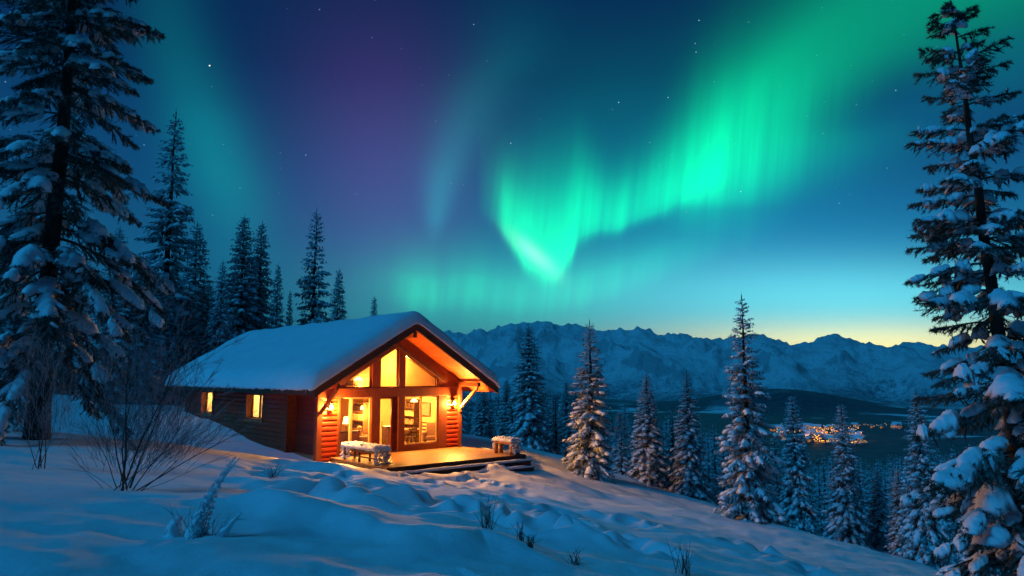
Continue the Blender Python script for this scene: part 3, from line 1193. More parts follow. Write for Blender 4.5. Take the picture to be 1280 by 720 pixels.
MB().bar((6.97, -.07, 1.72), (6.96, -1.38, 2.70), .12, .12).build('brace', M['brace'], house, .012)
MB().bar((.10, -.07, 1.72), (.11, -1.38, 2.70), .12, .12).build('brace', M['trim'], house, .012)
MB().box(6.90, 7.05, -.12, -.055, 1.55, 2.70).build('brace_plate', M['trim'], house, .01)

# --- snow blanket on the roof
def roof_snow():
    ns, nt = 96, 120
    xs = np.linspace(-E - .13, E + .10, ns)
    ts = np.linspace(T0 - .10, T1 + .1, nt)
    Xs, Ts = np.meshgrid(xs, ts)
    ridge = np.sqrt(Xs ** 2 + .18 ** 2)
    top0 = 2.83 + (E - ridge) * SL
    ex = np.minimum(E + .13 + Xs, E + .10 - Xs)
    et = np.minimum(Ts - (T0 - .10), (T1 + .1) - Ts)
    th = .53 + .09 * fbm(Xs / 1.8, Ts / 2.4, 3) + .02 * fbm(Xs / .5, Ts / .5, 2)
    def rnd(e, R): 
        q = np.clip(e / R, 0, 1)
        return np.sqrt(np.clip(1 - (1 - q) ** 2, 0, 1))
    k = np.minimum(rnd(ex, .50), rnd(et, .40))
    Z = top0 + .36 * 0 + th * k - .03
    # jitter the outline a little
    Xo = Xs + np.where(ex < .05, .05 * perlin(Ts * 1.7, Xs * 0 + 3.1), 0)
    To = Ts + np.where(et < .05, .04 * perlin(Xs * 1.7, Ts * 0 + 8.1), 0)
    V = [np.stack([Xo.ravel() + RS, To.ravel(), Z.ravel()], 1)]
    i, j = np.meshgrid(np.arange(nt - 1), np.arange(ns - 1), indexing='ij')
    q = (i * ns + j).ravel()
    F = [np.stack([q, q + 1, q + ns + 1, q + ns], 1)]
    # skirt down on to the roof, with a ragged lower edge along the eaves
    ring = [(0, j) for j in range(ns)] + [(i, ns - 1) for i in range(1, nt)] + [(nt - 1, j) for j in range(ns - 2, -1, -1)] + [(i, 0) for i in range(nt - 2, 0, -1)]
    idx = np.array([i * ns + j for i, j in ring])
    base = len(V[0])
    P = V[0][idx].copy()
    rg = np.random.default_rng(3)
    low = P.copy()
    low[:, 2] = low[:, 2] - .03 - rg.uniform(.0, .085, len(low)) * (np.abs(low[:, 0] - RS) > E - .05)
    inn = low.copy()
    cx = RS; 
    inn[:, 0] = RS + (low[:, 0] - RS) * .965
    inn[:, 1] = np.clip(low[:, 1], T0 + .05, T1 - .05)
    inn[:, 2] = np.minimum(low[:, 2] + .02, 2.81 + (E - np.abs(inn[:, 0] - RS)) * SL)
    V += [low, inn]
    n = len(ring)
    a_ = np.arange(n); b_ = (a_ + 1) % n
    F.append(np.stack([idx[b_], idx[a_], base + a_, base + b_], 1))
    F.append(np.stack([base + b_, base + a_, base + n + a_, base + n + b_], 1))
    me = np_mesh('roof_snow', np.concatenate(V), [(f, 0) for f in F], [M['snow_roof']], True)
    o = link('roof_snow', me, roof)
    return o
roof_snow()
# icicles along the near eave
r_ = random.Random(11)
for k in range(88):
    t_ = T0 + .15 + (T1 - T0 - .3) * (k + r_.uniform(-.4, .4)) / 88
    L = r_.uniform(.05, .16) * (1.8 if r_.random() < .15 else 1)
    x_ = RS - E - .085 + r_.uniform(-.02, .02)
    MB().tube([(x_, t_, 2.80), (x_, t_, 2.80 - L * .6), (x_ + .004, t_, 2.78 - L)], [.018, .011, .002], 5).build('icicle', M['snow_roof'], roof)

# --- inside of the front room
MB().box(.22, CW - .22, .2, 6.0, -.12, .01).build('floor', M['in_floor'], house)
ip = MB()
ip.prism([(.22, 0), (CW - .22, 0), (CW - .22, zu(CW - .22) - .03), (RS, zu(RS) - .03), (.22, zu(.22) - .03)], 5.4, 5.5)
ip.build('partition_wall', M['plaster'], house)
MB().box(3.55, 3.65, 1.9, 5.4, .012, 3.6).build('partition_wall', M['plaster'], house)
for x0_, x1_, y0_ , y1_ in ((.225, .24, 2.8, 5.4), (.462, .475, .2, 2.79), (CW - .24, CW - .225, .2, 5.4)):
    MB().box(x0_, x1_, y0_, y1_, 0.012, 2.7).build('wall_lining', M['plaster'], house)


def cab_thing(name, label, cat, s, t, z=0.0, rz=0.0, group=None):
    p = cab(s, t, z)
    return thing(name, label, cat, p, ANG + rz, group)


def point(name, energy, col, radius, parent, loc):
    l = bpy.data.lights.new(name, 'POINT')
    l.energy = energy; l.color = col; l.shadow_soft_size = radius
    o = bpy.data.objects.new(name, l)
    C.objects.link(o); o.parent = parent; o.location = loc
    return o


WARM = (1.0, 0.44, 0.085)
# loft: wall and floor behind the middle and right upper windows
MB().prism([(2.72, 2.48), (CW - .25, 2.48), (CW - .25, zu(CW - .25) - .04), (RS, zu(RS) - .04), (2.72, zu(2.72) - .04)], 1.7, 1.8).build('loft_wall', M['plaster'], house)
MB().prism([(2.72, 2.48), (2.82, 2.48), (2.82, zu(2.82) - .04), (2.72, zu(2.72) - .04)], 1.81, 5.39).build('loft_wall', M['plaster'], house)
MB().box(2.72, CW - .25, .22, 5.39, 2.42, 2.475).build('loft_floor', M['plaster'], house)
# dresser and table lamp behind the left window
dr = cab_thing('dresser', 'pale oak dresser behind the left lower window, under the table lamp', 'dresser', 1.80, .95)
MB().box(-.5, .5, -.22, .22, .08, .86).build('body', M['furn_mid'], dr, .01)
for z in (.14, .38, .62):
    q = MB().box(-.46, .46, -.245, -.222, z, z + .2).build('drawer', M['furn_mid'], dr, .006)
    MB().tube([(-.1, -.262, z + .1), (.1, -.262, z + .1)], .012, 6).build('handle', M['metal'], q)
MB().box(-.54, .54, -.25, .24, .862, .90).build('top', M['furn_dark'], dr, .006)
tl = cab_thing('table_lamp', 'glowing table lamp standing on the dresser behind the left window', 'lamp', 1.78, .92, .90)
MB().lathe([(.09, 0), (.09, .02), (.03, .04), (.05, .12), (.06, .18), (.03, .26), (.012, .30), (.012, .36)]).build('base', M['furn_mid'], tl)
MB().lathe([(.16, .30), (.155, .33), (.10, .58), (.095, .58), (.15, .33), (.155, .30)], n=20).build('lamp_shade', M['shade_lit'], tl)
point('table_lamp_light', 200, WARM, .12, tl, (0, 0, .68))

# armchair and shelf seen in the left window
def armchair(name, label, s, t, rz):
    a = cab_thing(name, label, 'armchair', s, t, .012, rz)
    MB().box(-.30, .30, -.28, .26, .24, .44).build('seat', M['cloth'], a, .05)
    MB().box(-.30, .30, .20, .36, .40, 1.02).build('backrest', M['cloth'], a, .06)
    for sg in (-1, 1):
        MB().box(sg * .36 - .07, sg * .36 + .07, -.30, .34, .2, .62).build('armrest', M['cloth'], a, .04)
        MB().tube([(sg * .33, -.26, .21), (sg * .34, -.27, 0)], [.028, .02], 8).build('leg', M['furn_dark'], a)
        MB().tube([(sg * .33, .30, .21), (sg * .34, .32, 0)], [.028, .02], 8).build('leg', M['furn_dark'], a)
    return a
armchair('armchair', 'brown armchair behind the left lower window, beside the table lamp', 2.95, 1.35, .9)
armchair('armchair', 'brown armchair behind the right half of the sliding window', 6.3, 1.15, -.7)

def shelf_unit(label, s, t, rz, W, H, rows, mat):
    a = cab_thing('bookshelf', label, 'bookshelf', s, t, .012, rz)
    for x_ in (-W / 2, W / 2 - .04):
        MB().box(x_, x_ + .04, -.17, .17, 0, H).build('side_panel', mat, a, .004)
    MB().box(-W / 2 + .04, W / 2 - .04, .13, .165, 0, H).build('back_panel', mat, a)
    rr_ = random.Random(int(s * 100))
    for k in range(rows + 1):
        z = .04 + (H - .08) * k / rows
        sh = MB().box(-W / 2 + .04, W / 2 - .04, -.16, .128, z - .018, z + .018).build('shelf', mat, a)
        if k < rows:
            x = -W / 2 + .07
            bk = MB()
            while x < W / 2 - .1:
                th = rr_.uniform(.025, .06); hh = rr_.uniform(.16, .26)
                if rr_.random() < .75: bk.box(x, x + th * .93, -.10, .10, z + .019, z + .019 + hh)
                x += th
            if bk.v: bk.build('book_row', rr_.choice([M['cloth'], M['furn_dark'], M['fascia'], M['plaster']]), sh)
    return a
shelf_unit('tall bookshelf full of books in the left lower window', 3.36, 2.62, -math.pi / 2, 1.25, 2.0, 5, M['furn_mid'])
shelf_unit('dark bookshelf against the right wall in the sliding window', 6.62, 3.55, -math.pi / 2, 1.3, 2.05, 5, M['furn_dark'])

# low cupboard in the doorway view
cu = cab_thing('cupboard', 'dark low cupboard seen through the glass of the door', 'cupboard', 4.15, 1.45, .012)
MB().box(-.22, .22, -.2, .2, .06, .92).build('body', M['furn_dark'], cu, .008)
MB().box(-.2, -.01, -.222, -.202, .1, .88).build('door', M['furn_mid'], cu, .004)
MB().box(.01, .2, -.222, -.202, .1, .88).build('door', M['furn_mid'], cu, .004)
MB().box(-.25, .25, -.23, .22, .922, .955).build('top', M['furn_dark'], cu, .005)

# dining table, chairs, pendant in the right window
dt = cab_thing('dining_table', 'round dining table laid behind the sliding window', 'table', 5.55, 1.75, .012)
MB().lathe([(.5, .71), (.52, .72), (.52, .745), (.5, .755)], n=28).build('table_top', M['furn_mid'], dt)
MB().lathe([(.26, 0), (.24, .03), (.06, .08), (.045, .4), (.07, .66), (.2, .708)], n=16).build('pedestal', M['furn_dark'], dt)
def dining_chair(label, s, t, rz):
    a = cab_thing('dining_chair', label, 'chair', s, t, .012, rz, 'chairs round the dining table')
    MB().box(-.21, .21, -.21, .21, .44, .475).build('seat', M['furn_dark'], a, .01)
    for x in (-.18, .18):
        for y in (-.18, .18):
            MB().tube([(x, y, .44), (x * 1.08, y * 1.08, 0)], [.022, .016], 8).build('leg', M['furn_dark'], a)
        MB().tube([(x, .19, .47), (x * .98, .25, 1.02)], [.02, .016], 8).build('back_post', M['furn_dark'], a)
    bk = MB()
    for z in (.62, .78, .94):
        bk.box(-.17, .17, .205 + (z - .47) * .1, .228 + (z - .47) * .1, z, z + .07)
    bk.build('backrest', M['furn_dark'], a)
    return a
dining_chair('dark wooden chair in front of the dining table, close to the sliding glass', 5.15, 1.10, 2.8)
dining_chair('dark wooden chair on the right of the dining table beside the armchair', 6.25, 2.0, -1.4)
dining_chair('dark wooden chair at the far side of the dining table', 5.55, 2.55, .2)
for j, (s, t, zb, lab, en, rad) in enumerate(((5.42, 1.35, 2.0, 'glowing pendant lamp over the dining table at the top of the sliding window', 330, .17),
                                     (2.98, 1.75, 1.72, 'small glowing pendant lamp hanging in the left lower window', 380, .085),
                                     (2.42, 1.15, 2.98, 'round pendant lamp hanging in the left upper gable window', 520, .20))):
    pd = cab_thing('pendant_lamp', lab, 'lamp', s, t, zb)
    top = (zu(s) - .06 if s < 2.7 else 2.41) - zb
    MB().tube([(0, 0, .16), (0, 0, top)], .008, 6).build('cord', M['metal'], pd)
    MB().lathe([(rad, 0), (rad * .96, .04), (rad * .5, .15), (.03, .17), (.025, .17), (rad * .45, .14), (rad * .9, .035), (rad * .95, 0)], n=20).build('lamp_shade', M['shade_lit'], pd)
    point('pendant_light', en, WARM, .08, pd, (0, 0, -.06))
sh = MB().box(2.50, 2.715, 1.75, 3.2, 2.76, 2.80)
for x in (1.85, 2.0, 2.2, 2.35, 2.6, 2.8):
    sh.lathe([(.05, 0), (.07, .06), (.06, .14), (.03, .18)], (2.6, x, 2.802), 10)
ob = sh.build('wall_shelf', M['furn_dark']); ob.location = (C0[0], C0[1], 0); ob.rotation_euler = (0, 0, ANG)
tag(ob, 'dark shelf of jars behind the left upper gable window', 'shelf')
pic = cab_thing('framed_picture', 'framed picture on the right wall seen through the right pane of the sliding window', 'picture', 6.80, 2.45, 1.25, -math.pi / 2)
MB().box(-.42, .42, -.02, .02, 0, .06).box(-.42, .42, -.02, .02, .62, .68).box(-.42, -.36, -.02, .02, .06, .62).box(.36, .42, -.02, .02, .06, .62).build('frame', M['furn_dark'], pic)
MB().box(-.36, .36, -.005, .012, .06, .62).build('canvas', M['cloth'], pic)
# lamp added out of sight to light the loft wall; then the room lamp
cl = cab_thing('ceiling_lamp', 'small added lamp hidden behind the gable post to light the loft wall', 'lamp', 4.46, .9, 3.95)
MB().lathe([(.02, .0), (.14, .02), (.18, .10), (.14, .18), (.05, .22)], n=18).build('lamp_shade', M['shade_lit'], cl)
MB().tube([(0, 0, .2), (0, 0, zu(4.46) - .05 - 3.95)], .012, 6).build('rod', M['metal'], cl)
point('ceiling_light', 420, WARM, .12, cl, (0, 0, -.25))
c2 = cab_thing('ceiling_lamp', 'glass ceiling lamp in the right half of the front room', 'lamp', 5.3, 3.3, 2.12)
MB().lathe([(.02, .0), (.14, .02), (.18, .10), (.14, .18), (.05, .22)], n=18).build('lamp_shade', M['shade_lit'], c2)
MB().tube([(0, 0, .2), (0, 0, 2.415 - 2.12)], .012, 6).build('rod', M['metal'], c2)
point('ceiling_light', 900, WARM, .2, c2, (0, 0, -.2))
for s, t, lab in ((1.7, 6.4, 'bedroom'), (1.7, 12.6, 'study')):
    bl = cab_thing('ceiling_lamp', 'ceiling lamp lighting the curtain of the side window ' + ('nearer the front' if lab == 'bedroom' else 'nearer the rear'), 'lamp', s, t, 2.5)
    MB().lathe([(.02, .0), (.12, .02), (.15, .08), (.12, .14)], n=14).build('lamp_shade', M['shade_lit'], bl)
    MB().tube([(0, 0, .13), (0, 0, zu(s) - .05 - 2.5)], .012, 6).build('rod', M['metal'], bl)
    point('ceiling_light', 950, (1.0, .58, .17), .15, bl, (0, 0, -.2))

# --- wall lanterns
for s, zb, lab in ((.52, 1.86, 'lit black wall lantern on the log panel left of the windows'), (6.58, 1.86, 'lit black wall lantern on the log panel right of the windows')):
    ln = cab_thing('wall_lantern', lab, 'lantern', s, 0, zb, 0, 'lanterns on the cabin front')
    MB().box(-.06, .06, -.03, .05, -.02, .34).build('backplate', M['metal'], ln, .008)
    MB().bar((0, -.02, .32), (0, -.16, .34), .025, .025).lathe([(.10, .24), (.10, .255), (.03, .33), (.012, .36)], (0, -.16, 0), 12).lathe([(.05, -.02), (.07, -.01), (.07, 0)], (0, -.16, 0), 12).build('lantern_cap', M['metal'], ln)
    cg = MB()
    for k in range(4):
        a_ = math.pi / 4 + k * math.pi / 2
        cg.tube([(.062 * math.cos(a_), -.16 + .062 * math.sin(a_), 0), (.082 * math.cos(a_), -.16 + .082 * math.sin(a_), .24)], .006, 5)
    cg.build('cage', M['metal'], ln)
    MB().lathe([(.012, .02), (.045, .05), (.055, .10), (.045, .15), (.015, .19)], (0, -.16, 0), 14).build('bulb', M['bulb'], ln)
    point('lantern_light', 1450, (1.0, .42, .08), .06, ln, (0, -.23, .06))

# --- deck and steps
dk = thing('wooden_deck', 'wooden porch deck lit orange in front of the cabin with two snowy steps', 'deck', (C0[0], C0[1], 0), ANG)
DS0, DS1, DD = .55, 7.09, 4.34
db = MB()
y = -.068
while y > -DD + .05:
    db.box(DS0, DS1, max(y - .139, -DD), y, -.04, 0.0)
    y -= .145
db.build('deck_boards', M['deck'], dk, .006)
MB().box(DS0 + .02, DS1 - .02, -DD + .03, -.08, -.6, -.042).build('base', M['furn_dark'], dk)
MB().box(DS0, DS1 + .012, -DD - .035, -DD - .002, -.17, .004).build('rim_board', M['fascia'], dk, .006)
MB().box(DS1 + .002, DS1 + .03, -DD, -.08, -.17, .004).build('rim_board', M['fascia'], dk, .006)
def step(d0, d1, z, s1):
    st_ = MB().box(DS0 + .3, s1, -d1, -d0, z - .05, z).build('step', M['fascia'], dk, .006)
    MB().box(DS0 + .32, s1 - .03, -d1 + .05, -d0 - .002, -.75, z - .052).build('riser', M['furn_dark'], st_)
    # ridge of snow left on the tread
    n = 70
    V, F = [], []
    rr_ = random.Random(int(d0 * 100))
    for i in range(n + 1):
        s = DS0 + .35 + (s1 - DS0 - .40) * i / n
        w_ = .36 + .10 * perlin(np.array([s * 1.7]), np.array([d0 * 9.0]))[0] + rr_.uniform(-.012, .012)
        h_ = .075 + .03 * perlin(np.array([s * 2.3 + 9]), np.array([d0 * 5.0]))[0]
        if s > s1 - .5: h_ *= max(.25, (s1 - s) / .5)
        for fx, fz in ((-.01, 0.001), (0.0, .7), (.25, 1.0), (.7, .9), (.95, .55), (1.0, 0.001)):
            V.append((s, -d1 - .015 + fx * w_, z + .001 + fz * h_))
    for i in range(n):
        for k in range(5):
            F.append((i * 6 + k, (i + 1) * 6 + k, (i + 1) * 6 + k + 1, i * 6 + k + 1))
    MB().add(V, F, True).build('snow_ridge', M['snow_roof'], st_)
step(DD + .04, DD + .48, -.19, 7.02)
step(DD + .50, DD + .95, -.38, 6.75)

# --- snowy benches
def clump_snow(mb, c, r, seed, n=10):
    rr_ = random.Random(seed)
    for _ in range(n):
        p = (c[0] + rr_.uniform(-r[0], r[0]), c[1] + rr_.uniform(-r[1], r[1]), c[2] + rr_.uniform(-r[2], r[2]))
        q = rr_.uniform(.022, .055)
        mb.lathe([(q * .3, -q * .6), (q * .85, -q * .35), (q, 0), (q * .8, q * .4), (q * .35, q * .62)], p, 7)


def bench(label, s, t, z, L, W, H, legs, snow_h, seed, mat, end_fill):
    b = cab_thing('bench', label, 'bench', s, t, z, 0, 'snowy benches on the deck')
    # local: x across, y along the bench
    MB().box(-W / 2, -W / 2 + W * .3, -L / 2, L / 2, H - .06, H).box(-W * .17, W * .17, -L / 2, L / 2, H - .06, H).box(W / 2 - W * .3, W / 2, -L / 2, L / 2, H - .06, H).build('seat', mat, b, .01)
    MB().box(W / 2 - .09, W / 2 - .04, -L / 2 + .08, L / 2 - .08, H - .16, H - .062).box(-W / 2 + .04, -W / 2 + .09, -L / 2 + .08, L / 2 - .08, H - .16, H - .062).build('apron', mat, b, .006)
    if end_fill < .5: MB().box(-W / 2 + .05, -W / 2 + .1, -L / 2 + .1, L / 2 - .1, .2, .25).build('stretcher', mat, b, .006)
    for yk in np.linspace(-L / 2 + .09, L / 2 - .09, legs):
        for sg in (-1, 1):
            lr = .045 if end_fill < .5 else .085
            MB().tube([(sg * (W / 2 - .09), yk, 0), (sg * (W / 2 - .09), yk, H - .062)], [lr, lr * .95], 9).build('leg', mat, b)
    # lumpy snow on top and hanging over the near end
    rr_ = np.random.default_rng(seed)
    nx, ny = 18, 44
    xs = np.linspace(-W / 2 - .06, W / 2 + .06, nx); ys = np.linspace(-L / 2 - .07, L / 2 + .05, ny)
    XX, YY = np.meshgrid(xs, ys)
    e = np.minimum(np.minimum(XX - xs[0], xs[-1] - XX), np.minimum(YY - ys[0], ys[-1] - YY))
    k = np.sqrt(np.clip(1 - (1 - np.clip(e / .12, 0, 1)) ** 2, 0, 1))
    ZZ = H - .05 + (snow_h + .05 * fbm(XX * 6, YY * 6 + seed, 3)) * k + .0 + rr_.uniform(-.012, .012, XX.shape)
    V = np.stack([XX.ravel(), YY.ravel(), ZZ.ravel()], 1)
    i, j = np.meshgrid(np.arange(ny - 1), np.arange(nx - 1), indexing='ij')
    q = (i * nx + j).ravel()
    me = np_mesh('snow_cover', V, [(np.stack([q, q + 1, q + nx + 1, q + nx], 1), 0)], [M['snow_roof']], True)
    so = link('snow_cover', me, b)
    sd = so.modifiers.new('thickness', 'SOLIDIFY'); sd.thickness = .03; sd.offset = -1
    cl_ = MB()
    clump_snow(cl_, (0, -L / 2 - .02, H * .5), (W / 2, .07, H * .46), seed, 190 if end_fill < .5 else 90)
    clump_snow(cl_, (W / 2 - .02, -L / 2 + .12, H * .5), (.06, .14, H * .45), seed + 1, 60)
    clump_snow(cl_, (0, 0, H + snow_h * .55), (W / 2, L / 2, .035), seed + 2, 150)
    if end_fill < .5: clump_snow(cl_, (-W / 2 + .02, L * .38, H * .55), (.05, L * .13, H * .42), seed + 3, 40)
    clump_snow(cl_, (0, L / 2, H * .55), (W / 2, .06, H * .4), seed + 4, 40)
    cl_.build('snow_clumps', M['snow_tree'], b)
    # frosted garland twigs among the clumps
    tw = MB()
    r2 = random.Random(seed)
    for _ in range(150):
        if r2.random() < .5:
            p = np.array([r2.uniform(-W / 2, W / 2 + .04), -L / 2 - r2.uniform(.0, .1), r2.uniform(.06, H)])
        else:
            p = np.array([r2.uniform(-W / 2 - .05, W / 2 + .05), r2.uniform(-L / 2, L / 2), H + r2.uniform(-.08, .05)])
        d_ = np.array([r2.uniform(-1, 1), r2.uniform(-1, .4), r2.uniform(-1, .9)]); d_ /= np.linalg.norm(d_)
        tw.tube([p, p + d_ * r2.uniform(.06, .14)], [.007, .003], 4)
    tw.build('garland_twigs', M['twig'], b)
    return b
bench('long dark bench heaped with snow at the left end of the deck', .92, -2.15, -.02, 2.45, .62, .56, 3, .16, 21, M['furn_dark'], 0)
bench('small thick-legged bench with a cap of snow at the right front corner of the deck', 6.68, -3.62, .002, 1.15, .46, .56, 2, .13, 33, M['brace'], 1)

# ------------------------------------------------------------------ spruces
def norm(a):
    return a / (np.linalg.norm(a, axis=-1, keepdims=True) + 1e-9)


class Acc:
    def __init__(self):
        self.v, self.q, self.t, self.n = [], [], [], 0

    def add(self, v, q=None, t=None):
        v = np.asarray(v, float)
        if q is not None and len(q): self.q.append(np.asarray(q) + self.n)
        if t is not None and len(t): self.t.append(np.asarray(t) + self.n)
        self.v.append(v)
        self.n += len(v)

    def mesh(self, name, mat, smooth=False):
        fs = []
        if self.q: fs.append((np.concatenate(self.q), 0))
        if self.t: fs.append((np.concatenate(self.t), 0))
        return np_mesh(name, np.concatenate(self.v), fs, [mat], smooth)


def snow_pad(acc, P, S, w, h, g, seed, droop=.45, m=11, ang=None):
    """soft pillow lying along path P (n,3), side vectors S (n,3), half width w, height h"""
    n = len(P)
    u = np.linspace(0, 1, n)
    k = np.sqrt(np.clip(1 - (2 * u - 1) ** 2, 0, 1)) ** .8
    lump = 1 + .28 * perlin(u * 3.1 + seed * 1.37, u * 0 + seed * .71) + .16 * perlin(u * 8 + seed * .37, u * 0 + seed * 2.1)
    W = w * k * lump + .004
    Hh = h * k ** .7 * (1 + .35 * perlin(u * 4.3 + seed * 2.3, u * 0 + 5.5 + seed)) + .003
    x = np.linspace(-1, 1, m)
    prof = np.clip(1 - np.abs(x) ** 2.3, 0, 1) ** .55
    jit = 1 + .38 * perlin(np.add.outer(u * 6, x * 1.6) + seed * 3.3, np.add.outer(u * 1.3, x * 1.1) + seed * 1.9) + .22 * perlin(np.add.outer(u * 15, x * .5) + seed * 1.3, np.add.outer(u * .5, x * 4.0) + seed * .9)
    V = P[:, None, :] + S[:, None, :] * (W[:, None] * x[None, :] * jit)[:, :, None]
    V[:, :, 2] += Hh[:, None] * prof[None, :] * jit - droop * W[:, None] * (x ** 2)[None, :]
    # underside
    xb = np.linspace(1, -1, 4)[1:-1]
    Vb = P[:, None, :] + S[:, None, :] * (W[:, None] * xb[None, :])[:, :, None] * .8
    Vb[:, :, 2] -= (droop * W[:, None] * (xb ** 2)[None, :] * .6 + .01)
    V = np.concatenate([V, Vb], 1)
    mm = m + 2
    i, j = np.meshgrid(np.arange(n - 1), np.arange(mm), indexing='ij')
    j2 = (j + 1) % mm
    q = np.stack([(i * mm + j).ravel(), ((i + 1) * mm + j).ravel(), ((i + 1) * mm + j2).ravel(), (i * mm + j2).ravel()], 1)
    acc.add(V.reshape(-1, 3), q)


